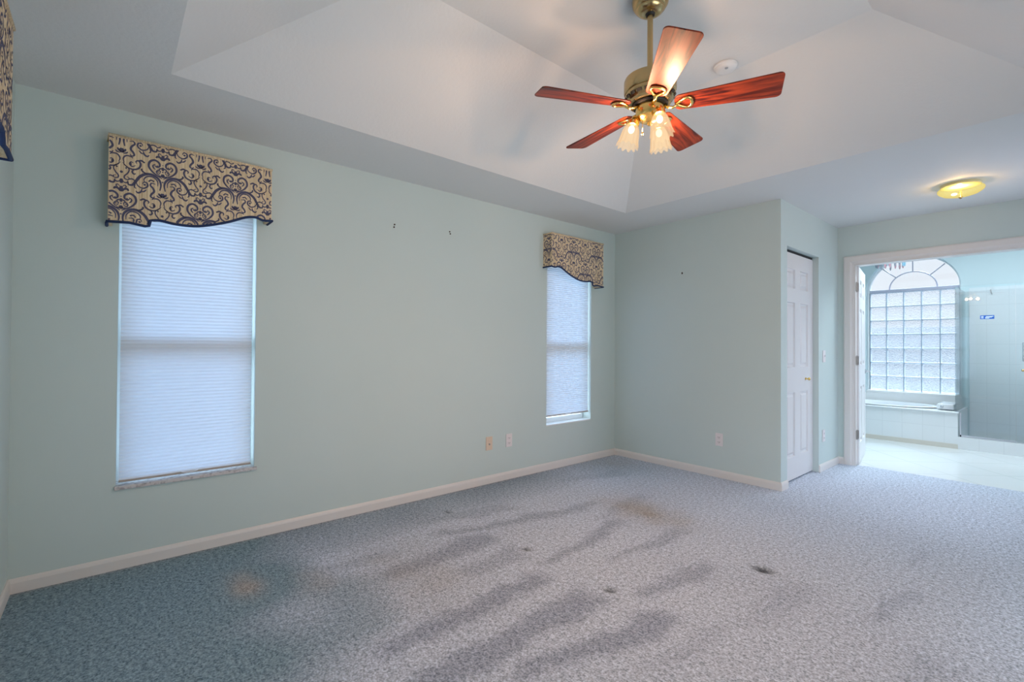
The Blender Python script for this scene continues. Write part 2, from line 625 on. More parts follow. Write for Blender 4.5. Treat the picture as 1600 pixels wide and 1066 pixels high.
CARPET.node_tree.nodes['Principled BSDF'].inputs['Specular IOR Level'].default_value = 0.1
n, l, b = nodes(CARPET)
att = n.new('ShaderNodeVertexColor'); att.layer_name = 'pile'
sp = n.new('ShaderNodeSeparateColor'); l.new(att.outputs[0], sp.inputs[0])
tcn = n.new('ShaderNodeTexCoord')
n1 = n.new('ShaderNodeTexNoise'); n1.inputs['Scale'].default_value = 115; n1.inputs['Detail'].default_value = 3; n1.inputs['Roughness'].default_value = .6
n2 = n.new('ShaderNodeTexNoise'); n2.inputs['Scale'].default_value = 48; n2.inputs['Detail'].default_value = 2
l.new(tcn.outputs['Object'], n1.inputs[0]); l.new(tcn.outputs['Object'], n2.inputs[0])
tuft = n.new('ShaderNodeMath'); tuft.operation = 'MULTIPLY_ADD'; tuft.inputs[1].default_value = 0.35
l.new(n2.outputs[0], tuft.inputs[0])
t2 = n.new('ShaderNodeMath'); t2.operation = 'MULTIPLY'; t2.inputs[1].default_value = 0.65
l.new(n1.outputs[0], t2.inputs[0]); l.new(t2.outputs[0], tuft.inputs[2])


def ramp(c1, c2, lo, hi):
    r_ = n.new('ShaderNodeValToRGB')
    r_.color_ramp.elements[0].position = lo
    r_.color_ramp.elements[1].position = hi
    r_.color_ramp.elements[0].color = (*c1, 1)
    r_.color_ramp.elements[1].color = (*c2, 1)
    l.new(tuft.outputs[0], r_.inputs[0])
    return r_


def mixc(a_, b_, f_):
    m_ = n.new('ShaderNodeMix'); m_.data_type = 'RGBA'
    l.new(f_, m_.inputs[0]); l.new(a_, m_.inputs[6]); l.new(b_, m_.inputs[7])
    return m_.outputs[2]


light_r = ramp((0.26, 0.30, 0.37), (0.80, 0.86, 0.98), .37, .63)
dark_r = ramp((0.095, 0.115, 0.16), (0.41, 0.455, 0.57), .36, .64)
brown_r = ramp((0.20, 0.185, 0.175), (0.58, 0.535, 0.50), .36, .64)
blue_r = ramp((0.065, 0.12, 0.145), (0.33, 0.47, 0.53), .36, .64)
dent_r = ramp((0.01, 0.012, 0.015), (0.16, 0.18, 0.19), .45, .75)
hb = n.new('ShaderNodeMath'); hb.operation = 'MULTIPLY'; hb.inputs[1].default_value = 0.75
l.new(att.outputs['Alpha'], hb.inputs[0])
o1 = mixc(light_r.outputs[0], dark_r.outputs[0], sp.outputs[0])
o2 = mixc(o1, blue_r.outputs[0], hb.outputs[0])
o3 = mixc(o2, brown_r.outputs[0], sp.outputs[1])
o4 = mixc(o3, dent_r.outputs[0], sp.outputs[2])
l.new(o4, b.inputs['Base Color'])
bp = n.new('ShaderNodeBump'); bp.inputs['Strength'].default_value = .8; bp.inputs['Distance'].default_value = 0.008
l.new(tuft.outputs[0], bp.inputs['Height']); l.new(bp.outputs[0], b.inputs['Normal'])
me.materials.append(CARPET)

# bathroom floor tile and ground slab, lawn outside
bm = B()
box(bm, (XBL, YT, -0.08), (XE, YB0, 0.0))
struct('floor_bathroom', bm, FLOORTILE)
bm = B()
box(bm, (-60, -60, -0.5), (60, 60, -0.45))
struct('ground', bm, LAWN)

# ceiling of the bedroom: low border, four slopes, raised flat
bm = B()
def q4(*p):
    bm.faces.new([bm.verts.new(v) for v in p])
ys_, ye_ = YS - 0.2, Y2 + .12
q4((-.2, ys_, H), (XE + .2, ys_, H), (XE + .2, TY0, H), (-.2, TY0, H))
q4((-.2, TY1, H), (XE + .2, TY1, H), (XE + .2, ye_, H), (-.2, ye_, H))
q4((-.2, TY0, H), (TX0, TY0, H), (TX0, TY1, H), (-.2, TY1, H))
q4((TX1, TY0, H), (XE + .2, TY0, H), (XE + .2, TY1, H), (TX1, TY1, H))
q4((TX0, TY0, H), (TX0, TY1, H), (UX0, UY1, ZU), (UX0, UY0, ZU))
q4((TX1, TY0, H), (TX1, TY1, H), (UX1, UY1, ZU), (UX1, UY0, ZU))
q4((TX0, TY0, H), (TX1, TY0, H), (UX1, UY0, ZU), (UX0, UY0, ZU))
q4((TX0, TY1, H), (TX1, TY1, H), (UX1, UY1, ZU), (UX0, UY1, ZU))
q4((UX0, UY0, ZU), (UX1, UY0, ZU), (UX1, UY1, ZU), (UX0, UY1, ZU))
bmesh.ops.remove_doubles(bm, verts=bm.verts, dist=1e-4)
bmesh.ops.recalc_face_normals(bm, faces=bm.faces)
ceil = struct('ceiling', bm, CEIL)
so = ceil.modifiers.new('thickness', 'SOLIDIFY')
so.thickness = 0.1
so.offset = 1.0
bm = B()
box(bm, (XBL - .1, Y2 + .12, HB), (XE + .2, YB1 + .1, HB + .1))
struct('ceiling_bathroom', bm, CEIL)


def wall_with_holes(bm, plane, t0, t1, u0, u1, z0, z1, holes):
    """rectangular wall with rectangular holes, built of solid boxes. plane 'x': wall lies in a y-z plane between x=t0..t1"""
    us = sorted({u0, u1, *[h[0] for h in holes], *[h[1] for h in holes]})
    zs = sorted({z0, z1, *[h[2] for h in holes], *[h[3] for h in holes]})
    solid = {}
    for i in range(len(us) - 1):
        for j in range(len(zs) - 1):
            uc, zc = (us[i] + us[i + 1]) / 2, (zs[j] + zs[j + 1]) / 2
            solid[i, j] = not any(h[0] < uc < h[1] and h[2] < zc < h[3] for h in holes)
    def P(u, z, t):
        return (t, u, z) if plane == 'x' else (u, t, z)
    def face(*p):
        bm.faces.new([bm.verts.new(v) for v in p])
    for (i, j), s in solid.items():
        if not s:
            continue
        a0, a1, b0, b1 = us[i], us[i + 1], zs[j], zs[j + 1]
        face(P(a0, b0, t0), P(a1, b0, t0), P(a1, b1, t0), P(a0, b1, t0))
        face(P(a0, b0, t1), P(a1, b0, t1), P(a1, b1, t1), P(a0, b1, t1))
        if not solid.get((i - 1, j), False):
            face(P(a0, b0, t0), P(a0, b1, t0), P(a0, b1, t1), P(a0, b0, t1))
        if not solid.get((i + 1, j), False):
            face(P(a1, b0, t0), P(a1, b1, t0), P(a1, b1, t1), P(a1, b0, t1))
        if not solid.get((i, j - 1), False):
            face(P(a0, b0, t0), P(a1, b0, t0), P(a1, b0, t1), P(a0, b0, t1))
        if not solid.get((i, j + 1), False):
            face(P(a0, b1, t0), P(a1, b1, t0), P(a1, b1, t1), P(a0, b1, t1))
    bmesh.ops.remove_doubles(bm, verts=bm.verts, dist=1e-5)
    bmesh.ops.recalc_face_normals(bm, faces=bm.faces)
    return bm


WZ0, WZ1 = 0.419, 2.06
W1 = (-4.236, -3.579)
W2 = (-1.055, -0.403)
W3 = (1.13, 1.80)        # window on the near end wall (x range)
struct('wall_left', wall_with_holes(B(), 'x', -0.2, 0.0, YS - .2, Y2 + .12, -.3, H, [(W1[0], W1[1], WZ0, WZ1), (W2[0], W2[1], WZ0, WZ1)]), PAINT)
struct('wall_back', wall_with_holes(B(), 'y', 0.0, 0.1, 0.0, X1, -.3, H, []), PAINT)
struct('wall_closet', wall_with_holes(B(), 'x', X1 - .1, X1, 0.1, Y2, -.3, H, [(0.135, 0.918, -.01, 2.065)]), PAINT)
struct('wall_bathroom', wall_with_holes(B(), 'y', Y2, Y2 + .12, 0.0, XE + .2, -.3, HB, [(1.84, 3.38, -.01, 2.05)]), PAINT)
struct('wall_near', wall_with_holes(B(), 'y', YS - .2, YS, 0.0, XE + .2, -.3, H, [(W3[0], W3[1], WZ0, WZ1)]), PAINT)
SD = (-3.7, -1.3)
struct('wall_right', wall_with_holes(B(), 'x', XE, XE + .2, YS, Y2, -.3, H, [(SD[0], SD[1], 0.0, 2.03), (0.05, 1.05, .80, 2.06)]), PAINT)
struct('wall_bathroom_left', wall_with_holes(B(), 'x', XBL - .1, XBL, Y2 + .12, YB1, -.3, HB, []), BATHPAINT)
struct('wall_bathroom_right', wall_with_holes(B(), 'x', XE, XE + .1, Y2 + .12, YB1, -.3, HB, []), BATHPAINT)

# bathroom end wall with arched opening
AX0, AX1, AZ0, AZS = 1.318, 2.342, 0.565, 2.03      # opening at the wall face
acx, arx, arz = (AX0 + AX1) / 2, (AX1 - AX0) / 2, 0.475
bm = B()
NA = 32
arc = [(acx - arx * math.cos(PI * k / NA), AZS + arz * math.sin(PI * k / NA)) for k in range(NA + 1)]
z_lo, z_hi, xl, xr = -.3, HB, XBL, XE
for yy in (YB0, YB1):
    def F(*p):
        bm.faces.new([bm.verts.new((a_, yy, c_)) for a_, c_ in p])
    F((xl, z_lo), (AX0, z_lo), (AX0, AZS), (AX0, z_hi), (xl, z_hi))
    F((AX1, z_lo), (xr, z_lo), (xr, z_hi), (AX1, z_hi), (AX1, AZS))
    F((AX0, z_lo), (AX1, z_lo), (AX1, AZ0), (AX0, AZ0))
    for k in range(NA):
        F(arc[k], arc[k + 1], (arc[k + 1][0], z_hi), (arc[k][0], z_hi))
loop = [(AX0, AZ0)] + arc + [(AX1, AZ0)]
for k in range(len(loop)):
    a_, c_ = loop[k], loop[(k + 1) % len(loop)]
    bm.faces.new([bm.verts.new(v) for v in ((a_[0], YB0, a_[1]), (c_[0], YB0, c_[1]), (c_[0], YB1, c_[1]), (a_[0], YB1, a_[1]))])
bmesh.ops.remove_doubles(bm, verts=bm.verts, dist=1e-5)
bmesh.ops.recalc_face_normals(bm, faces=bm.faces)
struct('wall_bathroom_back', bm, BATHPAINT)

# ------------------------------------------------------------------ baseboards, casing
BH, BT = 0.069, 0.013
prof = [(0, 0), (BT, 0), (BT, BH - .02), (BT * .75, BH - .008), (BT * .35, BH), (0, BH)]


def baseboard(name, p0, p1, nrm, e0=0.0, e1=0.0, m=TRIM):
    """moulded skirting between floor points p0, p1; nrm points into the room; e0, e1 = mitre extension per unit of profile depth"""
    bm = B()
    p0, p1, nv = Vector((*p0, 0)), Vector((*p1, 0)), Vector((*nrm, 0))
    d = (p1 - p0).normalized()
    A = [bm.verts.new(p0 + nv * a_ - d * a_ * e0 + Vector((0, 0, z_))) for a_, z_ in prof]
    Z = [bm.verts.new(p1 + nv * a_ + d * a_ * e1 + Vector((0, 0, z_))) for a_, z_ in prof]
    bm.faces.new(A); bm.faces.new(Z[::-1])
    for i in range(len(prof)):
        bm.faces.new((A[i], A[(i + 1) % len(prof)], Z[(i + 1) % len(prof)], Z[i]))
    bmesh.ops.recalc_face_normals(bm, faces=bm.faces)
    return struct(name, bm, m)


baseboard('baseboard_left', (0, YS), (0, 0), (1, 0), -1, -1)
baseboard('baseboard_back', (0, 0), (X1, 0), (0, -1), -1, 1)
baseboard('baseboard_closet_near', (X1, 0), (X1, 0.135), (1, 0), 1, 0)
baseboard('baseboard_closet_far', (X1, 0.918), (X1, Y2), (1, 0), 0, -1)
baseboard('baseboard_bathroom', (X1, Y2), (1.765, Y2), (0, -1), -1, 0)
baseboard('baseboard_near', (0.0, YS), (XE, YS), (0, 1), -1, -1)
baseboard('baseboard_right', (XE, YS), (XE, SD[0] - .05), (-1, 0), -1, 0)
baseboard('baseboard_right_far', (XE, SD[1] + .05), (XE, Y2), (-1, 0), 0, -1)

# casing of the double doorway (moulded, mitred) + jamb lining
cas = [(0, 0), (0, .012), (.012, .017), (.055, .017), (.07, .010), (.083, .008), (.083, 0)]
bm = B()
ix0, ix1, izt = 1.843, 3.377, 2.045
def casring(px, pz, k):
    return [bm.verts.new((px(a_), Y2 - d_, pz(a_))) for a_, d_ in k]
secs = []
k = [(.083 - a_, d_) for a_, d_ in cas]
secs.append(casring(lambda a_: ix0 - a_, lambda a_: 0.0, k))
secs.append(casring(lambda a_: ix0 - a_, lambda a_: izt + a_, k))
secs.append(casring(lambda a_: ix1 + a_, lambda a_: izt + a_, k))
secs.append(casring(lambda a_: ix1 + a_, lambda a_: 0.0, k))
for i in range(3):
    for j in range(len(k)):
        j2 = (j + 1) % len(k)
        bm.faces.new((secs[i][j], secs[i][j2], secs[i + 1][j2], secs[i + 1][j]))
bm.faces.new(secs[0]); bm.faces.new(secs[3][::-1])
bmesh.ops.recalc_face_normals(bm, faces=bm.faces)
struct('trim_1', bm, TRIM)
bm = B()
box(bm, (1.8401, Y2 - .001, 0), (1.86, Y2 + .1205, 2.0499))
box(bm, (3.36, Y2 - .001, 0), (3.3799, Y2 + .1205, 2.0499))
box(bm, (1.86, Y2 - .001, 2.03), (3.36, Y2 + .1205, 2.0499))
struct('trim_2', bm, TRIM)

# ------------------------------------------------------------------ side windows
def side_window(name, axis, u0, u1, face, inward, sill_m, sill_h):
    """single-hung window set deep in the wall. axis 'y' = window in wall x=face"""
    fr = inward * -0.15
    def bxx(bm, u_0, u_1, z_0, z_1, d0, d1, mi=0):
        a0, a1 = face + inward * -d0, face + inward * -d1
        lo, hi = min(a0, a1), max(a0, a1)
        if axis == 'y':
            box(bm, (lo, u_0, z_0), (hi, u_1, z_1), mi)
        else:
            box(bm, (u_0, lo, z_0), (u_1, hi, z_1), mi)
    loc = (face, (u0 + u1) / 2, WZ0) if axis == 'y' else ((u0 + u1) / 2, face, WZ0)
    e = sempty(name, loc)
    bm = B()
    w = .035
    zb = WZ0 + sill_h
    bxx(bm, u0, u0 + w, zb, WZ1, .11, .17); bxx(bm, u1 - w, u1, zb, WZ1, .11, .17)
    bxx(bm, u0 + w, u1 - w, WZ1 - w, WZ1, .11, .17); bxx(bm, u0 + w, u1 - w, zb, zb + .045, .11, .17)
    bxx(bm, u0 + w, u1 - w, 1.175, 1.245, .10, .16)
    obj('window_frame', bm, ALU, e, bevel=.003)
    bm = B()
    bxx(bm, u0 + w, u1 - w, zb + .045, 1.175, .128, .132)
    bxx(bm, u0 + w, u1 - w, 1.245, WZ1 - w, .143, .147)
    obj('glass', bm, PANE, e)
    bm = B()
    if sill_m is MARBLE:
        bxx(bm, u0, u1, WZ0, zb, -.0, .17)
        bxx(bm, u0 - .006, u1 + .012, WZ0, zb, -.014, -.0002)
    else:
        bxx(bm, u0, u1, WZ0, zb, .0, .17)
    obj('window_sill', bm, sill_m, e, bevel=.002)
    return e


side_window('window_1', 'y', W1[0], W1[1], 0.0, 1, MARBLE, .020)
side_window('window_2', 'y', W2[0], W2[1], 0.0, 1, ALU, .012)
side_window('window_3', 'x', W3[0], W3[1], YS, 1, MARBLE, .020)


def cellular(label, u0, u1, zb, zt, dep, face, axis):
    """cellular (honeycomb) shade: pleated fabric, head rail, bottom rail, pull tab"""
    def pt(u, d, z):
        return (face - d, u, z) if axis == 'y' else (u, face - d, z)
    uc = (u0 + u1) / 2
    t = thing('cellular_shade', label, 'window shade', pt(uc, dep, zb), 'pleated shades in the bedroom windows')
    bm = B()
    pitch_ = 0.0195
    nr = int((zt - .03 - zb - .011) / pitch_)
    p_ = (zt - .03 - zb - .011) / nr
    for sgn in (1,):
        prev = None
        for i in range(nr * 2 + 1):
            z_ = zb + .011 + i * p_ / 2
            d_ = dep + (-0.003 if i % 2 == 0 else 0.003)
            row = [bm.verts.new(pt(u, d_, z_)) for u in (u0, u1)]
            if prev:
                bm.faces.new((prev[0], prev[1], row[1], row[0]))
            prev = row
    bmesh.ops.recalc_face_normals(bm, faces=bm.faces)
    obj('pleated_fabric', bm, SHADEFAB, t)
    def bb(d0, d1, ua, ub, za, zb_):
        b2 = B()
        a, c = pt(ua, d1, za), pt(ub, d0, zb_)
        box(b2, [min(a[i], c[i]) for i in range(3)], [max(a[i], c[i]) for i in range(3)])
        return b2
    obj('bottom_rail', bb(dep - .011, dep + .011, u0, u1, zb, zb + .011), RAILM, t, bevel=.002)
    obj('head_rail', bb(dep - .018, dep + .018, u0, u1, zt - .03, zt), ALU, t, bevel=.003)
    bm = B()
    tube(bm, [pt(uc + .04 * math.cos(a), dep - .016 - .004 * math.sin(a), zb + .016 - .008 * math.sin(a)) for a in [PI * k_ / 8 for k_ in range(9)]], .003, 6)
    obj('pull_tab', bm, ALU, t)
    return t


RAILM = mat('taupe_shade_rail', (0.42, 0.36, 0.31), 0.5)
cellular('off-white pleated shade lowered nearly to the grey marble sill of the left window', W1[0] + .012, W1[1] - .014, .450, WZ1 - .001, .035, 0.0, 'y')
cellular('off-white pleated shade in the far window by the corner, stopping short of its sill', W2[0] + .003, W2[1] - .014, .505, WZ1 - .001, .030, 0.0, 'y')
cellular('off-white pleated shade in the window beside the camera, under the cut-off valance', W3[0] + .012, W3[1] - .012, .456, WZ1 - .001, .035, YS, 'x')

# ------------------------------------------------------------------ damask valances
STROKES = [  # right half of the motif; (points, width); 1 unit = 0.335 mm
    ([(8, 10), (60, 45), (130, 95), (178, 170), (165, 250), (105, 288), (48, 255), (42, 205), (78, 182), (104, 208)], 13),
    ([(30, 100), (62, 75), (82, 105), (60, 138), (30, 125), (40, 100)], 8),
    ([(95, 225), (125, 200), (120, 165), (95, 140)], 9),
    ([(5, 180), (38, 165), (52, 140)], 9), ([(8, 60), (30, 45), (55, 60)], 9),
    ([(14, 305), (38, 345), (75, 350), (80, 325)], 13), ([(12, 378), (45, 405), (60, 380), (40, 368)], 7),
    ([(35, -185), (22, -95), (45, -15), (115, 42), (205, 42), (285, -15), (335, -100), (375, -165), (420, -172), (432, -148)], 17),
    ([(62, -120), (66, -45), (120, 12), (195, 5), (236, -45), (228, -95)], 9),
    ([(195, 45), (240, 62), (268, 92), (262, 112)], 10),
    ([(335, -100), (310, -165), (245, -192), (192, -150), (200, -98), (240, -95), (252, -128)], 10),
    ([(92, -95), (140, -88), (155, -125), (122, -165), (108, -215), (140, -262), (150, -300), (120, -318), (100, -292)], 12),
    ([(110, -50), (150, -42), (175, -62)], 9), ([(205, -205), (235, -240), (262, -250)], 9),
    ([(260, -205), (275, -255), (310, -275), (335, -250)], 11), ([(340, -130), (352, -190), (330, -215)], 8),
    ([(10, -285), (38, -255), (48, -228)], 12), ([(18, -300), (52, -290), (75, -268)], 9),
    ([(32, -445), (20, -378), (55, -328), (115, -330), (135, -352)], 9),
    ([(15, -440), (65, -500), (140, -522), (208, -488), (232, -420), (205, -372), (172, -392), (182, -420)], 11),
    ([(168, -455), (128, -478), (98, -448), (112, -412), (140, -418)], 9),
    ([(205, -372), (240, -362), (275, -380)], 12), ([(150, -520), (128, -560), (150, -592), (172, -578)], 10),
    ([(25, -470), (72, -500), (92, -545), (72, -600), (38, -645), (40, -685), (80, -695), (92, -665), (62, -652)], 8),
    ([(85, -690), (125, -672), (160, -688)], 9), ([(8, -725), (45, -748), (78, -735), (72, -712)], 9)]
CSTR = [([(0, 30), (0, 85)], 22), ([(0, 140), (0, 195)], 16), ([(0, 300), (0, 385)], 20), ([(0, -295), (0, -225)], 26), ([(0, -695), (0, -765)], 20)]
BLOBS = [(118, -52, 13), (172, -64, 12), (226, -132, 17), (265, 105, 12), (110, -442, 14), (272, -380, 13), (60, 110, 10), (72, 200, 12), (85, 335, 11), (428, -150, 10), (160, -688, 10), (55, -520, 13)]
CBLOBS = [(0, 118, 11), (0, -590, 20), (0, -45, 12), (0, 225, 9)]


def catmull(pts, k=6):
    pts = [np.array(p, float) for p in pts]
    if len(pts) == 2:
        return [pts[0] + (pts[1] - pts[0]) * t_ / k for t_ in range(k + 1)]
    P_ = [2 * pts[0] - pts[1]] + pts + [2 * pts[-1] - pts[-2]]
    o_ = []
    for i in range(1, len(P_) - 2):
        for s in range(k):
            t_ = s / k
            o_.append(.5 * ((2 * P_[i]) + (-P_[i - 1] + P_[i + 1]) * t_ + (2 * P_[i - 1] - 5 * P_[i] + 4 * P_[i + 1] - P_[i + 2]) * t_ ** 2 + (-P_[i - 1] + 3 * P_[i] - 3 * P_[i + 1] + P_[i + 2]) * t_ ** 3))
    o_.append(pts[-1])
    return o_


def motif_polys():
    """list of convex polygons (in metres) making up one damask motif"""
    U = 0.000335
    out = []
    def ribbon(pl, w):
        n_ = len(pl)
        L_, R_ = [], []
        for i in range(n_):
            d = pl[min(i + 1, n_ - 1)] - pl[max(i - 1, 0)]
            d = d / (np.hypot(*d) + 1e-9)
            ww = w * (0.45 + 0.75 * math.sin(PI * (i + .5) / n_)) * 1.0
            nn = np.array([-d[1], d[0]]) * ww
            L_.append(pl[i] + nn); R_.append(pl[i] - nn)
        for i in range(n_ - 1):
            out.append([L_[i] * U, L_[i + 1] * U, R_[i + 1] * U, R_[i] * U])
    def disc(x_, y_, r_):
        out.append([np.array([x_ + r_ * math.cos(a), y_ + r_ * math.sin(a)]) * U for a in [PI * k_ / 4 for k_ in range(8)]])
    for pts, w in STROKES:
        for s in (1, -1):
            ribbon(catmull([(p[0] * s, p[1]) for p in pts], 5), w)
    for pts, w in CSTR:
        ribbon(catmull(pts, 4), w)
    for x_, y_, r_ in BLOBS:
        disc(x_, y_, r_); disc(-x_, y_, r_)
    for x_, y_, r_ in CBLOBS:
        disc(x_, y_, r_)
    return out


MOTIF = motif_polys()


def inside(poly, p):
    c_ = False
    j = len(poly) - 1
    for i in range(len(poly)):
        if (poly[i][1] > p[1]) != (poly[j][1] > p[1]) and p[0] < (poly[j][0] - poly[i][0]) * (p[1] - poly[i][1]) / (poly[j][1] - poly[i][1] + 1e-12) + poly[i][0]:
            c_ = not c_
        j = i
    return c_


def valance(label, width, depth, ztop, low, place, col0, zc, mirror):
    """upholstered cornice. local u runs 0..width, v = height, w = distance from the wall. place(u, w, z) -> world"""
    base = [(0, 0.0), (.085, .008), (.150, .000), (.166, .004), (.172, .034), (.212, .041), (.265, .034), (.322, .033), (.385, .040), (.46, .062), (.54, .093), (.618, .131), (.672, .141), (.712, .130), (width, .135)]
    base = [(min(u, width), v + low) for u, v in base]
    # denser bottom curve
    c_ = catmull([b_ for b_ in base[4:]], 3)
    bot = [np.array(b_) for b_ in base[:4]] + c_
    if mirror:
        bot = [np.array((width - p[0], p[1])) for p in bot][::-1]
    poly = [(p[0], p[1]) for p in bot] + [(width, ztop), (0, ztop)]
    t = thing('valance', label, 'window valance', place(width / 2, 0, low), 'damask valances over the bedroom windows')
    # box body: front board, two returns, top board, one mesh
    bm = B()
    th = .018
    fr = [bm.verts.new(place(p[0], depth, p[1])) for p in poly]
    bk = [bm.verts.new(place(p[0], depth - th, p[1])) for p in poly]
    bm.faces.new(fr); bm.faces.new(bk[::-1])
    for i in range(len(poly)):
        j = (i + 1) % len(poly)
        bm.faces.new((fr[i], fr[j], bk[j], bk[i]))
    def bx8(u_0, u_1, w0, w1, z0, z1):
        a, c = Vector(place(u_0, w0, z0)), Vector(place(u_1, w1, z1))
        box(bm, [min(a[i], c[i]) for i in range(3)], [max(a[i], c[i]) for i in range(3)])
    zl, zr = poly[0][1], bot[-1][1]
    bx8(0, th, .001, depth - th, zl, ztop)
    bx8(width - th, width, .001, depth - th, zr, ztop)
    bx8(th, width - th, .001, depth - th, ztop - .02, ztop)
    bmesh.ops.recalc_face_normals(bm, faces=bm.faces)
    # printed pattern, 0.4 mm proud of the cloth, front and both returns
    def put(face_fn, inp, ulo, uhi):
        for ci in range(-3, 6):
            uc = col0 + ci * .171
            for vi in range(-2, 3):
                vc = zc + vi * .40 + (.20 if ci % 2 else 0)
                for pg in MOTIF:
                    m0 = sum(q_[0] for q_ in pg) / len(pg) + uc
                    m1 = sum(q_[1] for q_ in pg) / len(pg) + vc
                    if ulo + .003 < m0 < uhi - .003 and inp(m0, m1):
                        f = bm.faces.new([bm.verts.new(face_fn(min(max(q_[0] + uc, ulo), uhi), q_[1] + vc)) for q_ in pg])
                        f.material_index = 1
    poly_in = [(p[0], p[1] + .008) for p in poly[:len(bot)]] + [(width, ztop - .012), (0, ztop - .012)]
    put(lambda u, v: place(u, depth + .0005, v), lambda u, v: inside(poly_in, (u, v)), 0, width)
    put(lambda u, v: place(-.0005, depth + u, v), lambda u, v: zl + .008 < v < ztop - .012, -depth + .002, -.001)
    put(lambda u, v: place(width + .0005, depth - (u - width), v), lambda u, v: zr + .008 < v < ztop - .012, width + .001, width + depth - .002)
    obj('fabric_cover', bm, [FABRIC, INK], t)
    # navy cord along the bottom, continuing on the returns
    bm = B()
    path = [place(-.004, .004, zl)] + [place(-.004, depth * .6, zl)] + [place(p[0] + (-.004 if i == 0 else (.004 if i == len(bot) - 1 else 0)), depth - .001, p[1]) for i, p in enumerate(bot)] + [place(width + .004, depth * .6, zr), place(width + .004, .004, zr)]
    tube(bm, path, .0075, 8)
    obj('navy_cord_trim', bm, NAVY, t, smooth=True)
    bm = B()
    path = [place(-.002, .006, ztop - .004), place(-.002, depth, ztop - .004), place(width + .002, depth, ztop - .004), place(width + .002, .006, ztop - .004)]
    tube(bm, path, .0065, 8)
    obj('top_welt', bm, FABRIC, t, smooth=True)
    return t


valance('tan and navy damask valance over the large left window, its low tail at the left', .758, .12, 2.262, 1.813, lambda u, w, z: (w, -4.283 + u, z), .222, 2.075, False)
valance('tan and navy damask valance over the far window near the room corner', .755, .12, 2.265, 1.812, lambda u, w, z: (w, -1.108 + u, z), .30, 2.10, True)
valance('damask valance cut off at the left edge of the photo, on the near end wall', .758, .10, 2.262, 1.815, lambda u, w, z: (.955 + u, YS + w, z), .245, 2.1, False)

# ------------------------------------------------------------------ closet door (door_1)
DY0, DY1, DX, DZT = 0.138, 0.915, 1.656, 2.040
d1 = sempty('door_1', (DX, DY0, 0.012))


def six_panel(bm, T, w, zb, zt, rows, cols, th):
    """slab in local coords u (0..w), z, n (0 = front, -th = back); T(u, n, z) -> world. raised-and-fielded panels on the front and back"""
    us = sorted({0, w, *[c_ for p in cols for c_ in p]})
    zs = sorted({zb, zt, *[r_ for p in rows for r_ in p]})
    for side, s in ((0.0, 1), (-th, -1)):
        for i in range(len(us) - 1):
            for j in range(len(zs) - 1):
                a0, a1, b0, b1 = us[i], us[i + 1], zs[j], zs[j + 1]
                if any(abs(a0 - c_[0]) < 1e-6 for c_ in cols) and any(abs(b0 - r_[0]) < 1e-6 for r_ in rows):
                    lv = [(0, 0), (.006, -.014), (.022, -.014), (.040, -.002)]
                    rg = []
                    for ins, dp in lv:
                        n_ = side + dp * s
                        rg.append([bm.verts.new(T(*q_)) for q_ in ((a0 + ins, n_, b0 + ins), (a1 - ins, n_, b0 + ins), (a1 - ins, n_, b1 - ins), (a0 + ins, n_, b1 - ins))])
                    for k_ in range(3):
                        for m_ in range(4):
                            bm.faces.new((rg[k_][m_], rg[k_][(m_ + 1) % 4], rg[k_ + 1][(m_ + 1) % 4], rg[k_ + 1][m_]))
                    bm.faces.new(rg[3])
                else:
                    bm.faces.new([bm.verts.new(T(*q_)) for q_ in ((a0, side, b0), (a1, side, b0), (a1, side, b1), (a0, side, b1))])
    for (ua, za, ub, zb_) in ((0, zb, 0, zt), (w, zb, w, zt), (0, zb, w, zb), (0, zt, w, zt)):
        bm.faces.new([bm.verts.new(T(*q_)) for q_ in ((ua, 0, za), (ub, 0, zb_), (ub, -th, zb_), (ua, -th, za))])
    bmesh.ops.remove_doubles(bm, verts=bm.verts, dist=1e-5)
    bmesh.ops.recalc_face_normals(bm, faces=bm.faces)
    return bm


w_ = DY1 - DY0
six_panel_bm = six_panel(B(), lambda u, n_, z: (DX + n_, DY0 + u, z), w_, .014, DZT, [(.215, .79), (1.015, 1.60), (1.725, 1.90)], [(.125, .325), (.450, .650)], .035)
obj('door_panel', six_panel_bm, DOORP, d1)
bm = B()
lathe(bm, [(0, 0), (.012, 0), (.012, .004), (.006, .010), (.006, .018), (.013, .026), (.014, .034), (.009, .040), (0, .041)], (DX, .722, .901), 20, axis=(1, 0, 0))
obj('door_knob', bm, GOLD, d1, smooth=True)
bm = B()
box(bm, (DX - .03, DY0, 2.046), (DX - .005, DY1, 2.0645))
obj('door_track', bm, DARK, d1)

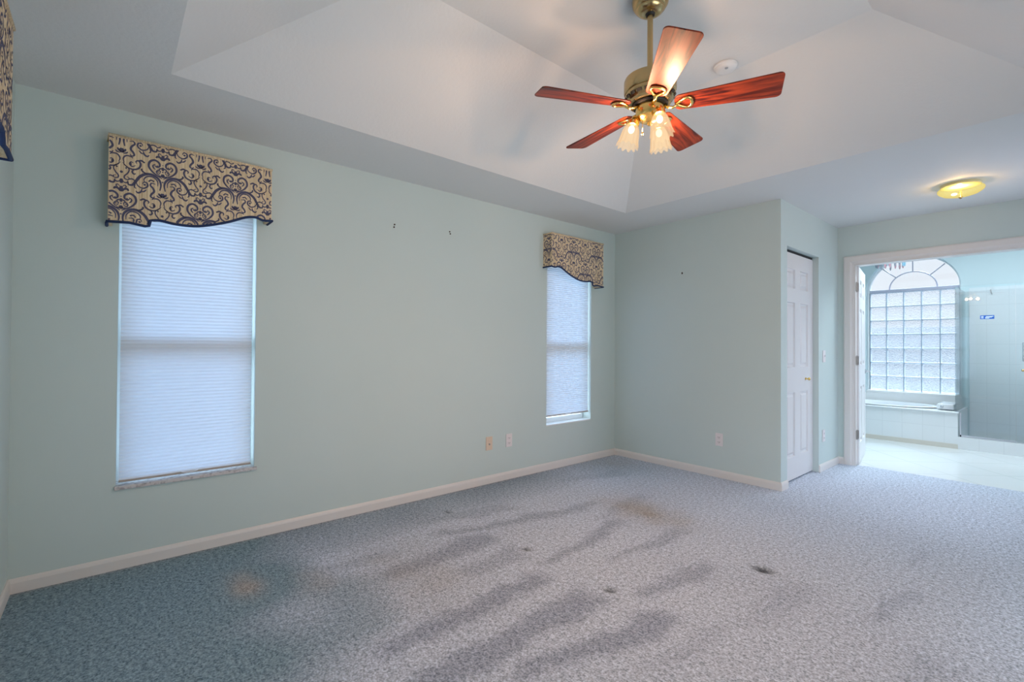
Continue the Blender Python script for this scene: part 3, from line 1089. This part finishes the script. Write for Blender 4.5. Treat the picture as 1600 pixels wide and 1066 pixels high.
# ------------------------------------------------------------------ bathroom door leaf (door_2)
hx, hy = 1.868, 1.548
ang = R(9.0)
du = Vector((-math.sin(ang), math.cos(ang), 0))
dn = Vector((math.cos(ang), math.sin(ang), 0))       # faces into the doorway
d2 = sempty('door_2', (hx, hy, 0.01))
T2 = lambda u, n_, z: tuple(Vector((hx + .008, hy, z)) + du * u + dn * n_)
bm = six_panel(B(), T2, .745, .012, 2.025, [(.215, .79), (1.015, 1.60), (1.725, 1.90)], [(.115, .32), (.425, .63)], .035)
obj('door_panel', bm, DOORP, d2)
for hz in (.312, 1.066, 1.815):
    bm = B()
    hc = Vector((1.8630, 1.533, hz))
    tube(bm, [hc + Vector((0, 0, -.045)), hc + Vector((0, 0, .045))], .0065, 10)
    for k_ in (-.0475, .0475):
        sphere(bm, hc + Vector((0, 0, k_)), .006, (1, 1, .7), 8, 6)
    box(bm, (1.8605, 1.500, hz - .044), (1.8625, 1.533, hz + .044))
    a_ = T2(0, -.033, hz - .044)
    box(bm, (1.8635, 1.5445, hz - .044), (1.874, 1.5465, hz + .044))
    for k_ in (-.03, .03):
        sphere(bm, (1.8626, 1.515, hz + k_), .004, (.4, 1, 1), 8, 6)
    obj('hinge', bm, HINGE, d2, smooth=True, autos=40)
bm = B()
hp = Vector(T2(.685, 0, .93))
lathe(bm, [(0, 0), (.026, 0), (.026, .006), (.012, .012), (.010, .045), (0, .046)], hp, 20, axis=dn)
tube(bm, [hp + dn * .042, hp + dn * .046 - du * .04, hp + dn * .044 - du * .11], [.009, .008, .006], 10)
obj('lever_handle', bm, CHROME, d2, smooth=True, autos=50)

# ------------------------------------------------------------------ unseen sliding door added to the right wall for fill light (behind the camera's shoulder)
d3 = sempty('added_door_3', (XE, SD[0], 0))
bm = B()
for a_, c_ in ((SD[0], SD[0] + .05), (SD[1] - .05, SD[1]), (-2.53, -2.47)):
    box(bm, (XE + .06, a_, .05), (XE + .12, c_, 1.98))
box(bm, (XE + .06, SD[0], 0), (XE + .12, SD[1], .05))
box(bm, (XE + .06, SD[0], 1.98), (XE + .12, SD[1], 2.03))
obj('door_frame', bm, ALU, d3, bevel=.003)
bm = B()
box(bm, (XE + .088, SD[0] + .05, .05), (XE + .092, -2.53, 1.98))
box(bm, (XE + .088, -2.47, .05), (XE + .092, SD[1] - .05, 1.98))
obj('glass', bm, PANE, d3)

d5 = sempty('added_window_5', (XE, .55, .80))  # unseen window, added so light enters from the right
bm = B()
for a_, c_ in ((.05, .09), (1.01, 1.05)):
    box(bm, (XE + .08, a_, .84), (XE + .14, c_, 2.02))
box(bm, (XE + .08, .05, .80), (XE + .14, 1.05, .84))
box(bm, (XE + .08, .05, 2.02), (XE + .14, 1.05, 2.06))
obj('window_frame', bm, ALU, d5)
bm = B()
box(bm, (XE + .108, .09, .84), (XE + .112, 1.01, 2.02))
obj('glass', bm, PANE, d5)

# ------------------------------------------------------------------ arched glass-block window (window_4)
w4 = sempty('window_4', (acx, YB0 + .1, AZ0))
GY_ = YB0 + .13
gx0_, gx1_, gz0_, gz1_ = 1.342, 2.318, .580, 2.000
bm = B()
# outer frame following the arch
def archpts(x0, x1, zsp, rz, n_=32):
    c_, r_ = (x0 + x1) / 2, (x1 - x0) / 2
    return [(c_ - r_ * math.cos(PI * k_ / n_), zsp + rz * math.sin(PI * k_ / n_)) for k_ in range(n_ + 1)]
outer = [(AX0, AZ0)] + archpts(AX0, AX1, AZS, arz) + [(AX1, AZ0)]
inner = [(gx0_, AZ0 + .015)] + archpts(gx0_, gx1_, AZS + .012, arz - .032) + [(gx1_, AZ0 + .015)]
for yy, fl in ((GY_ - .03, 1), (GY_ + .03, -1)):
    for k_ in range(len(outer)):
        j = (k_ + 1) % len(outer)
        bm.faces.new([bm.verts.new((p[0], yy, p[1])) for p in (outer[k_], outer[j], inner[j], inner[k_])])
for lp in (outer, inner):
    for k_ in range(len(lp)):
        j = (k_ + 1) % len(lp)
        bm.faces.new([bm.verts.new(v) for v in ((lp[k_][0], GY_ - .03, lp[k_][1]), (lp[j][0], GY_ - .03, lp[j][1]), (lp[j][0], GY_ + .03, lp[j][1]), (lp[k_][0], GY_ + .03, lp[k_][1]))])
bmesh.ops.remove_doubles(bm, verts=bm.verts, dist=1e-5)
bmesh.ops.recalc_face_normals(bm, faces=bm.faces)
FRM = mat('grey_lavender_frame', (0.46, 0.46, 0.56), 0.45)
obj('window_frame', bm, ALU, w4)
bm = B()
box(bm, (gx0_, GY_ - .035, gz1_), (gx1_, GY_ + .03, AZS + .012))
obj('transom_bar', bm, FRM, w4, bevel=.004)
# muntins of the arch: inner half-ring and three spokes
bm = B()
mcx, mz = (gx0_ + gx1_) / 2, AZS + .012
tube(bm, [(mcx - .262 * math.cos(PI * k_ / 24), GY_, mz + .236 * math.sin(PI * k_ / 24)) for k_ in range(25)], .008, 8)
for a_ in (45, 90, 135):
    ca, sa = math.cos(R(a_)), math.sin(R(a_))
    tube(bm, [(mcx + .262 * ca, GY_, mz + .236 * sa), (mcx + .482 * ca, GY_, mz + .438 * sa)], .007, 8)
obj('arch_muntins', bm, FRM, w4, smooth=True)
bm = B()
pts = [p for p in archpts(gx0_, gx1_, AZS + .012, arz - .032)]
prism(bm, pts, GY_ - .004, GY_ + .004, 'xz')
obj('arch_glass', bm, PANE, w4)
# mortar grid and blocks
nc, nr_ = 5, 7
cw, ch = (gx1_ - gx0_) / nc, (gz1_ - gz0_) / nr_
g_ = .006
bm = B()
for i in range(nc + 1):
    xx = gx0_ + i * cw
    box(bm, (xx - g_, GY_ - .030, gz0_), (xx + g_, GY_ + .030, gz1_))
for j in range(nr_ + 1):
    zz = gz0_ + j * ch
    box(bm, (gx0_, GY_ - .029, zz - g_ * .7), (gx1_, GY_ + .029, zz + g_ * .7))
obj('block_joints', bm, mat('blue_grey_joint', (0.42, 0.50, 0.60), 0.5), w4)
bm = B()
for i in range(nc):
    for j in range(nr_):
        x0, x1 = gx0_ + i * cw + g_, gx0_ + (i + 1) * cw - g_
        z0, z1 = gz0_ + j * ch + g_ * .7, gz0_ + (j + 1) * ch - g_ * .7
        for yy in (GY_ - .032,):
            c_ = [(x0, z0), (x1, z0), (x1, z1), (x0, z1)]
            k_ = [(x0 + .015, z0 + .015), (x1 - .015, z0 + .015), (x1 - .015, z1 - .015), (x0 + .015, z1 - .015)]
            A_ = [bm.verts.new((p[0], yy + .006, p[1])) for p in c_]
            D_ = [bm.verts.new((p[0], yy - .003, p[1])) for p in k_]
            bm.faces.new(D_)
            for m_ in range(4):
                bm.faces.new((A_[m_], A_[(m_ + 1) % 4], D_[(m_ + 1) % 4], D_[m_]))
obj('glass_blocks', bm, BLOCK, w4)
bm = B()
box(bm, (AX0, YB0 - .012, AZ0 - .02), (AX1, GY_ - .03, AZ0))
box(bm, (AX0, YB0 - .012, AZ0), (AX1, GY_ - .03, AZ0 + .012))
obj('window_sill', bm, WHITE, w4, bevel=.002)

# ------------------------------------------------------------------ tub with tiled surround
YF = 3.42
DZ = .430
TXR = 2.40
tb = thing('bathtub', 'white built-in bathtub with tiled apron under the arched glass-block window', 'bathtub', (1.7, 3.83, 0))
bm = B()
# deck with oval hole
ocx, ocy, orx, ory = 1.66, 3.82, .50, .29
N_ = 40
ov = [(ocx + orx * math.cos(2 * PI * k_ / N_), ocy + ory * math.sin(2 * PI * k_ / N_)) for k_ in range(N_)]
rect = []
for k_ in range(N_):
    a_ = 2 * PI * k_ / N_
    dx_, dy_ = math.cos(a_), math.sin(a_)
    cands = []
    if dx_ > 1e-6: cands.append((TXR - ocx) / dx_)
    if dx_ < -1e-6: cands.append((XBL - ocx) / dx_)
    if dy_ > 1e-6: cands.append((YB0 - .002 - ocy) / dy_)
    if dy_ < -1e-6: cands.append((YF - ocy) / dy_)
    s_ = min(cands)
    rect.append((ocx + dx_ * s_, ocy + dy_ * s_))
def corner_fix(c_):
    k_ = min(range(N_), key=lambda q_: (rect[q_][0] - c_[0]) ** 2 + (rect[q_][1] - c_[1]) ** 2)
    rect[k_] = c_
for c_ in ((TXR, YF), (XBL, YF), (XBL, YB0 - .002), (TXR, YB0 - .002)):
    corner_fix(c_)
vo = [bm.verts.new((*p, DZ)) for p in ov]
vr = [bm.verts.new((*p, DZ)) for p in rect]
for k_ in range(N_):
    j = (k_ + 1) % N_
    bm.faces.new((vo[k_], vo[j], vr[j], vr[k_]))
fl = [bm.verts.new((*p, 0.0)) for p in rect]
for k_ in range(N_):
    j = (k_ + 1) % N_
    bm.faces.new((vr[k_], vr[j], fl[j], fl[k_]))
bmesh.ops.recalc_face_normals(bm, faces=bm.faces)
obj('tiled_deck', bm, WALLTILE, tb)
bm = B()
lv = [(1.06, .012), (1.04, .020), (1.0, .018), (.97, .0), (.93, -.15), (.85, -.33), (.6, -.38), (0.001, -.385)]
rings = []
for s_, dz_ in lv:
    rings.append([bm.verts.new((ocx + orx * s_ * math.cos(2 * PI * k_ / N_), ocy + ory * s_ * math.sin(2 * PI * k_ / N_), DZ + dz_)) for k_ in range(N_)])
for i in range(len(rings) - 1):
    for k_ in range(N_):
        j = (k_ + 1) % N_
        bm.faces.new((rings[i][k_], rings[i][j], rings[i + 1][j], rings[i + 1][k_]))
bmesh.ops.recalc_face_normals(bm, faces=bm.faces)
obj('basin', bm, TUBW, tb, smooth=True)
bm = B()
box(bm, (XBL + .001, YF - .022, DZ - .006), (TXR + .012, YF + .012, DZ + .008))
obj('front_edge', bm, TUBW, tb, bevel=.004)
bm = B()
box(bm, (XBL + .001, YF - .008, 0.0005), (TXR, YF, .055))
obj('base_strip', bm, BEIGE, tb)
bm = B()
box(bm, (XBL + .001, YB0 - .010, DZ + .001), (2.374, YB0 - .003, AZ0 - .021))
obj('back_splash', bm, WHITE, tb)
# spa control box on the deck
cb = thing('deck_box', 'small white box with a round button on the right end of the tub deck', 'box', (2.27, 3.75, DZ + .001))
bm = B()
box(bm, (2.19, 3.60, DZ + .009), (2.345, 4.0, DZ + .075))
obj('box_body', bm, TUBW, cb, bevel=.008)
bm = B()
lathe(bm, [(0, 0), (.016, 0), (.016, .004), (.011, .008), (0, .008)], (2.235, 3.5995, DZ + .040), 20, axis=(0, -1, 0))
obj('button', bm, CHROME, cb, smooth=True, autos=40)

# ------------------------------------------------------------------ shower
bm = B()
box(bm, (TXR, YF, 0), (XE, YF + .10, .145))
struct('shower_curb', bm, WALLTILE)
bm = B()
box(bm, (TXR, YF + .10, 0), (XE, YB0, .06))
struct('shower_floor', bm, WALLTILE)
bm = B()
box(bm, (TXR + .02, YB0 - .012, .06), (XE, YB0 - .0005, 1.98))
struct('shower_wall_tile', bm, WALLTILE)
YG = YF + .02
fp = thing('shower_glass_panel', 'frameless fixed glass panel at the shower front with a blue sticker', 'shower panel', (2.63, YG, .146), 'fixed shower glass')
bm = B()
prism(bm, [(2.376, DZ + .0105), (2.419, DZ + .0105), (2.419, .158), (2.872, .158), (2.872, 1.93), (2.376, 1.93)], YG - .005, YG + .005, 'xz')
obj('glass_pane', bm, SHOWERG, fp)
bm = B()
box(bm, (2.416, YG - .010, .147), (2.872, YG - .0055, .170))
box(bm, (2.416, YG - .010, .147), (2.428, YG - .0055, DZ + .003))
obj('metal_channel', bm, CHROME, fp)
sk = obj('sticker', box(B(), (2.592, YG - .0065, 1.535), (2.708, YG - .0055, 1.578)), STICKER, fp)
bm = B()
for k_ in range(3):
    box(bm, (2.600, YG - .0070, 1.545 + k_ * .009), (2.620, YG - .0066, 1.550 + k_ * .009))
for k_, (a_, c_) in enumerate(((2.634, 2.668), (2.634, 2.690), (2.640, 2.700))):
    box(bm, (a_, YG - .0070, 1.543 + k_ * .0095), (c_, YG - .0066, 1.548 + k_ * .0095))
obj('sticker_print', bm, PRINT, sk)
sg = obj('side_glass_panel', box(B(), (2.376, YG + .006, DZ + .010), (2.386, YB0 - .02, 1.93)), SHOWERG, loc=(2.38, 3.85, DZ + .01))
tag(sg, 'clear glass panel on the deck end between the tub and the shower', 'shower panel', 'fixed shower glass')
sd = thing('shower_door', 'frameless glass shower door at the right edge of the photo', 'shower door', (3.2, YG, .15))
bm = B()
box(bm, (2.878, YG - .005, .158), (3.55, YG + .005, 1.93))
obj('glass_pane', bm, SHOWERG, sd)
bm = B()
tube(bm, [(2.935, YG - .006, 1.06), (2.935, YG - .05, 1.06), (2.935, YG - .05, 1.26), (2.935, YG - .006, 1.26)], .009, 10)
obj('pull_handle', bm, CHROME, sd, smooth=True, autos=50)
bm = B()
lathe(bm, [(0, 0), (.010, 0), (.010, .012), (.014, .018), (.012, .028), (0, .030)], (2.93, YG - .0055, .955), 16, axis=(0, -1, 0))
obj('knob', bm, BRASS, sd, smooth=True)
hk = obj('wall_hook', tube(B(), [(2.62, YB0 - .014, 1.945), (2.62, YB0 - .03, 1.94), (2.625, YB0 - .034, 1.90), (2.632, YB0 - .030, 1.885)], .004, 8), HINGE, loc=(2.62, YB0 - .012, 1.9))
tag(hk, 'small dark hook high on the wall behind the shower glass', 'hook')

# ------------------------------------------------------------------ chandelier over the tub
ch_ = thing('chandelier', 'small crystal chandelier with pink, grey and blue drops hanging above the bathtub', 'chandelier', (1.69, 3.80, 2.26))
bm = B()
tube(bm, [(1.69, 3.80, HB), (1.69, 3.80, 2.50)], .006, 8)
for rr, zz in ((.155, 2.40), (.10, 2.50)):
    tube(bm, [(1.69 + rr * math.cos(2 * PI * k_ / 24), 3.80 + rr * math.sin(2 * PI * k_ / 24), zz) for k_ in range(24)], .006, 6, closed=True)
for k_ in range(6):
    a_ = PI * k_ / 3
    tube(bm, [(1.69, 3.80, 2.52), (1.69 + .10 * math.cos(a_), 3.80 + .10 * math.sin(a_), 2.50), (1.69 + .155 * math.cos(a_), 3.80 + .155 * math.sin(a_), 2.40)], .004, 6)
obj('frame', bm, CHROME, ch_, smooth=True)
CRC = [mat('pink_crystal', (0.75, 0.42, 0.48), .15), mat('grey_crystal', (0.33, 0.36, 0.42), .15), mat('blue_crystal', (0.35, 0.62, 0.78), .15), mat('white_crystal', (0.82, 0.80, 0.82), .15)]
for k_ in range(18):
    a_ = 2 * PI * k_ / 18
    cx_, cy_ = 1.69 + .155 * math.cos(a_), 3.80 + .155 * math.sin(a_)
    L_ = .10 + .04 * random.random()
    bm = B()
    lathe(bm, [(0, 0), (.004, -.01), (.009, -.03), (.011, -L_ * .7), (.007, -L_ * .92), (0, -L_)], (cx_, cy_, 2.398), 6)
    c_ = 2 if k_ in (0, 1, 17) else random.choice([0, 1, 3, 0, 1])
    obj('crystal_drop', bm, CRC[c_], ch_)

# ------------------------------------------------------------------ ceiling fan
FX, FY = 1.9655, -2.300
fan = thing('ceiling_fan', 'five-blade brass ceiling fan with mahogany blades and three lit glass shades', 'ceiling fan', (FX, FY, ZU))
def L_(prof_, nm, m_=BRASS, seg=48, au=35):
    b2 = B()
    lathe(b2, prof_, (FX, FY, 0), seg)
    return obj(nm, b2, m_, fan, smooth=True, autos=au)
L_([(0, 2.8745), (.083, 2.8745), (.086, 2.860), (.084, 2.842), (.072, 2.822), (.066, 2.818), (.064, 2.812), (.048, 2.800), (.030, 2.795), (0, 2.795)], 'canopy')
L_([(0, 2.806), (.020, 2.804), (.023, 2.795), (.019, 2.786), (0, 2.784)], 'hanger_ball', BLACK)
L_([(.0135, 2.79), (.0135, 2.50), (.0, 2.50)], 'downrod')
L_([(0, 2.512), (.022, 2.510), (.026, 2.496), (.055, 2.488), (.105, 2.484), (.119, 2.478), (.122, 2.470), (.122, 2.418), (.119, 2.412), (.115, 2.410), (.115, 2.404), (.118, 2.402), (.117, 2.392), (.108, 2.378), (.100, 2.372), (.098, 2.360), (.094, 2.357), (0, 2.357)], 'motor_housing')
# dark vent slots around the lower motor housing
bm = B()
for k_ in range(20):
    a_ = 2 * PI * (k_ + .5) / 20
    u_ = Vector((math.cos(a_), math.sin(a_), 0)); v_ = Vector((-math.sin(a_), math.cos(a_), 0))
    c_ = Vector((FX, FY, 2.385)) + u_ * .1135
    q_ = [c_ + v_ * s1 * .012 + (Vector((0, 0, 1)) * .006 + u_ * .0045) * s2 for s1, s2 in ((-1, -1), (1, -1), (1, 1), (-1, 1))]
    vs = [bm.verts.new(p + u_ * .0012) for p in q_]
    bm.faces.new(vs)
obj('vent_slots', bm, DARK, fan)
L_([(0, 2.3565), (.082, 2.3565), (.084, 2.353), (.080, 2.346), (0, 2.3455)], 'flywheel', mat('dark_bronze', (0.03, 0.024, 0.02), .6))
L_([(0, 2.3445), (.066, 2.3445), (.067, 2.335), (.067, 2.300), (.062, 2.292), (.050, 2.284), (.030, 2.272), (.012, 2.268), (.010, 2.258), (0, 2.256)], 'switch_housing', GOLD)

BZ = 2.3455
PIT = R(-12.8)
for kb in range(5):
    az = R(27.94 + 72 * kb)
    e_ = Vector((math.cos(az), math.sin(az), 0))
    t_ = Vector((-math.sin(az), math.cos(az), 0))
    wv = (t_ * math.cos(PIT) + Vector((0, 0, math.sin(PIT)))).normalized()
    nv = e_.cross(wv).normalized()
    C0 = Vector((FX, FY, BZ))
    # blade outline with rounded corners
    r0, r1, w0, w1 = .112, .562, .100, .149
    cr = .022
    out = []
    def arcp(cx_, cy_, a0, a1, rr, n_=6):
        return [(cx_ + rr * math.cos(a0 + (a1 - a0) * q_ / n_), cy_ + rr * math.sin(a0 + (a1 - a0) * q_ / n_)) for q_ in range(n_ + 1)]
    out += arcp(r1 - cr, w1 / 2 - cr, PI / 2, 0, cr)
    out += arcp(r1 - cr, -w1 / 2 + cr, 0, -PI / 2, cr)
    out += arcp(r0 + .03, -w0 / 2 + .03, -PI / 2, -PI, .03)
    out += arcp(r0 + .03, w0 / 2 - .03, PI, PI / 2, .03)
    bm = B()
    uvl = bm.loops.layers.uv.new('UVMap')
    lo = [bm.verts.new(C0 + e_ * p[0] + wv * p[1] - nv * .003) for p in out]
    hi = [bm.verts.new(C0 + e_ * p[0] + wv * p[1] + nv * .003) for p in out]
    fs = [bm.faces.new(lo), bm.faces.new(hi[::-1])]
    for q_ in range(len(out)):
        j = (q_ + 1) % len(out)
        fs.append(bm.faces.new((lo[q_], lo[j], hi[j], hi[q_])))
    for f in fs:
        for lp_ in f.loops:
            d_ = lp_.vert.co - C0
            lp_[uvl].uv = (d_.dot(e_) + kb * 3.7, d_.dot(wv) + kb)
    bmesh.ops.recalc_face_normals(bm, faces=bm.faces)
    obj('blade', bm, WOOD, fan, bevel=.0012)
    # looped brass blade iron under the blade root
    bm = B()
    dn_ = -nv if nv.z > 0 else nv
    def Q(r_, s_, d_):
        return C0 + e_ * r_ + wv * s_ + dn_ * d_
    hub = Vector((FX, FY, 0))
    stem = [hub + e_ * .068 + Vector((0, 0, 2.343)), hub + e_ * .084 + Vector((0, 0, 2.330)), hub + e_ * .104 + Vector((0, 0, 2.325)), Q(.128, 0, .012)]
    tube(bm, stem, [.011, .010, .009, .009], 10, flat=.7)
    loop_ = []
    for q_ in range(28):
        a_ = 2 * PI * q_ / 28
        rr = .155 - .034 * math.cos(a_)
        ww = .036 * math.sin(a_) * (0.62 + .38 * -math.cos(a_)) * 1.25
        loop_.append(Q(rr, ww, .0085))
    tube(bm, loop_, .0075, 8, closed=True, flat=.8)
    obj('blade_iron', bm, GOLD, fan, smooth=True)

# three tulip shades on arms
for ks, azd in enumerate((213.6, 333.6, 93.6)):
    az = R(azd)
    e_ = Vector((math.cos(az), math.sin(az), 0))
    hub = Vector((FX, FY, 0))
    tilt = R(14)
    ax = (e_ * math.sin(tilt) - Vector((0, 0, 1)) * math.cos(tilt)).normalized()
    neck = hub + e_ * .076 + Vector((0, 0, 2.288))
    bm = B()
    tube(bm, [hub + e_ * .045 + Vector((0, 0, 2.302)), hub + e_ * .062 + Vector((0, 0, 2.312)), hub + e_ * .074 + Vector((0, 0, 2.308)), neck], [.008, .008, .009, .010], 10)
    lathe(bm, [(0, -.012), (.014, -.012), (.018, -.002), (.030, .004), (.031, .022), (.027, .024), (0, .024)], neck, 24, axis=ax)
    obj('light_arm', bm, GOLD, fan, smooth=True, autos=40)
    bm = B()
    pr = [(.0235, .012), (.025, .020), (.032, .030), (.038, .044), (.042, .062), (.0445, .082), (.047, .102), (.050, .115), (.054, .124)]
    def fl_(a_, i, r_, h_):
        k2 = i / (len(pr) - 1)
        return r_ * (1 + .060 * k2 * math.cos(12 * a_)), h_ + (.006 * math.cos(12 * a_) if i == len(pr) - 1 else 0)
    lathe(bm, pr, neck, 96, axis=ax, fn=fl_)
    lsh = obj('lamp_shade', bm, FROST, fan, smooth=True)
    bm = B()
    bc = neck + ax * .042
    mt = Matrix.Translation(bc) @ ax.to_track_quat('Z', 'Y').to_matrix().to_4x4() @ Matrix.Diagonal((1, 1, 1.25, 1))
    bmesh.ops.create_uvsphere(bm, u_segments=16, v_segments=10, radius=.015, matrix=mt)
    obj('bulb', bm, BULB, lsh, smooth=True)
    lamp('fan_bulb_light', 'POINT', neck + ax * .082, 22.5, (1.0, 0.60, 0.36), shadow_soft_size=.020)
bm = B()
pc = Vector((FX + .045 * math.cos(R(255)), FY + .045 * math.sin(R(255)), 0))
tube(bm, [pc + Vector((0, 0, z_)) for z_ in (2.29, 2.25, 2.215)], .0016, 6)
sphere(bm, pc + Vector((0, 0, 2.208)), .006, (1, 1, 1.6), 8, 6)
obj('pull_chain', bm, GOLD, fan, smooth=True)

# ------------------------------------------------------------------ flush ceiling light near the doorway
LX, LY = 2.735, .636
fl = thing('flush_ceiling_light', 'round glass flush-mount ceiling light glowing yellow in front of the bathroom doorway', 'ceiling light', (LX, LY, H))
bm = B()
lathe(bm, [(0, H - .0005), (.112, H - .0005), (.116, H - .006), (.116, H - .019), (.108, H - .022), (0, H - .022)], (LX, LY, 0), 48)
obj('base', bm, mat('cream_enamel', (0.80, 0.72, 0.42), .35), fl, smooth=True, autos=40)
bm = B()
lathe(bm, [(.112, H - .022), (.131, H - .034), (.134, H - .046), (.126, H - .060), (.100, H - .078), (.060, H - .090), (.012, H - .094), (0, H - .094)], (LX, LY, 0), 96,
      fn=lambda a_, i, r_, h_: (r_ * (1 + .006 * math.cos(24 * a_)), h_))
bowl = obj('glass_bowl', bm, BOWLG, fl, smooth=True)
bm = B()
sphere(bm, (LX - .035, LY - .01, H - .072), .012, (1.5, 1, .8))
obj('bulb', bm, BULB, bowl, smooth=True)
bm = B()
lathe(bm, [(0, H - .050), (.006, H - .050), (.006, H - .095), (.013, H - .097), (.011, H - .104), (.005, H - .112), (0, H - .114)], (LX, LY, 0), 20)
obj('finial', bm, BRASS, fl, smooth=True)
lamp('hall_bulb_light', 'POINT', (LX - .005, LY - .025, H - .050), 6.5, (1.0, 0.60, 0.20), shadow_soft_size=.010)

# ------------------------------------------------------------------ smoke detector
SX, SY = 1.945, -1.487
smk = thing('smoke_detector', 'round white smoke detector on the raised ceiling behind the fan', 'smoke detector', (SX, SY, ZU))
bm = B()
lathe(bm, [(0, ZU - .0005), (.062, ZU - .0005), (.066, ZU - .004), (.066, ZU - .012), (.060, ZU - .016), (.058, ZU - .024), (.050, ZU - .032), (.030, ZU - .036), (0, ZU - .036)], (SX, SY, 0), 40)
obj('detector_body', bm, WHITE, smk, smooth=True, autos=35)
bm = B()
lathe(bm, [(0, ZU - .0362), (.009, ZU - .0362), (.009, ZU - .040), (0, ZU - .040)], (SX + .02, SY - .03, 0), 16)
obj('test_button', bm, mat('grey_plastic', (.4, .4, .42), .4), smk)


# ------------------------------------------------------------------ outlets, switch, wall anchors
def plate(label, cat, name, c, nrm, kind, group=None):
    nrm = Vector(nrm)
    side = Vector((0, 0, 1)).cross(nrm)
    c = Vector(c)
    t = thing(name, label, cat, c, group)
    def bb(u0, u1, z0, z1, n0, n1, m_, nm, bev=0, par=None):
        a = c + side * u0 + nrm * n0 + Vector((0, 0, z0))
        d = c + side * u1 + nrm * n1 + Vector((0, 0, z1))
        return obj(nm, box(B(), [min(a[i], d[i]) for i in range(3)], [max(a[i], d[i]) for i in range(3)]), m_, par or t, bevel=bev)
    pm = CREAM if kind == 'jack' else PLATE
    pl = bb(-.035, .035, -.058, .058, 0.0003, .006, pm, 'cover_plate', .002)
    if kind == 'outlet':
        for s_ in (-1, 1):
            rc = bb(-.017, .017, s_ * .022 - .014, s_ * .022 + .014, .006, .0085, PLATE, 'receptacle', .003)
            b2 = B()
            for u_ in (-.007, .007):
                a = c + side * (u_ - .0012) + nrm * .0085 + Vector((0, 0, s_ * .022 - .004))
                d = c + side * (u_ + .0012) + nrm * .0090 + Vector((0, 0, s_ * .022 + .006))
                box(b2, [min(a[i], d[i]) for i in range(3)], [max(a[i], d[i]) for i in range(3)])
            a = c + side * -.002 + nrm * .0085 + Vector((0, 0, s_ * .022 - .010)); d = c + side * .002 + nrm * .0090 + Vector((0, 0, s_ * .022 - .006))
            box(b2, [min(a[i], d[i]) for i in range(3)], [max(a[i], d[i]) for i in range(3)])
            obj('slots', b2, DARK, rc)
    elif kind == 'switch':
        bb(-.005, .005, -.012, .012, .006, .008, PLATE, 'switch_frame')
        bb(-.0035, .0035, .0, .010, .008, .017, PLATE, 'toggle', .001)
    else:
        b2 = B()
        lathe(b2, [(0, 0), (.007, 0), (.007, .008), (.004, .010), (0, .010)], c + nrm * .006 + Vector((0, 0, -.006)), 14, axis=nrm)
        obj('cable_jack', b2, HINGE, t, smooth=True, autos=40)
        bb(-.013, .013, .015, .032, .006, .0075, CREAM, 'jack_insert', .001)
    return t


plate('almond cable jack plate low on the left wall, left of the white outlet', 'wall plate', 'cable_plate', (0, -1.750, .346), (1, 0, 0), 'jack')
plate('white duplex outlet low on the left wall, just left of the far window', 'outlet', 'wall_outlet', (0, -1.525, .346), (1, 0, 0), 'outlet', 'white wall outlets')
plate('white duplex outlet low on the short back wall between corner and closet', 'outlet', 'wall_outlet', (1.184, 0, .346), (0, -1, 0), 'outlet', 'white wall outlets')
plate('white duplex outlet low on the wall between closet door and bathroom doorway', 'outlet', 'wall_outlet', (X1, 1.050, .336), (1, 0, 0), 'outlet', 'white wall outlets')
plate('white light switch at hand height between closet door and bathroom doorway', 'light switch', 'light_switch', (X1, 1.061, 1.109), (1, 0, 0), 'switch')


def anchor(label, c, nrm, d):
    nrm = Vector(nrm)
    b2 = B()
    for z_, u_ in d:
        p = Vector(c) + Vector((0, 0, z_)) + Vector((0, 0, 1)).cross(nrm) * u_
        lathe(b2, [(0, 0.0003), (.006, .0003), (.006, .004), (.002, .005), (0, .005)], p, 10, axis=nrm)
    o_ = obj('screw_anchor', b2, HOLE, loc=c)
    tag(o_, label, 'screw anchor', 'leftover screw anchors')


HOLE = mat('rusty_screw', (0.06, 0.04, 0.03), 0.6, 0.3)
anchor('pair of small dark screw holes on the left wall, the left and lower pair', (0, -2.656, 2.087), (1, 0, 0), [(.010, .002), (-.010, -.002)])
anchor('pair of small dark screw holes on the left wall, nearer the far window', (0, -2.165, 2.113), (1, 0, 0), [(.008, -.003), (-.008, .003)])
anchor('single dark nail left high on the short back wall beside the closet', (.811, 0, 1.916), (0, -1, 0), [(.004, 0), (-.004, 0)])

# unseen dark board added far outside the bathroom window, so the glass blocks have something to bend
bm = B()
box(bm, (-8, 12, -.45), (14, 12.1, 1.75))
fo = obj('block_backdrop', bm, BACKDROP, loc=(3, 12, -.45))
fo['kind'] = 'structure'
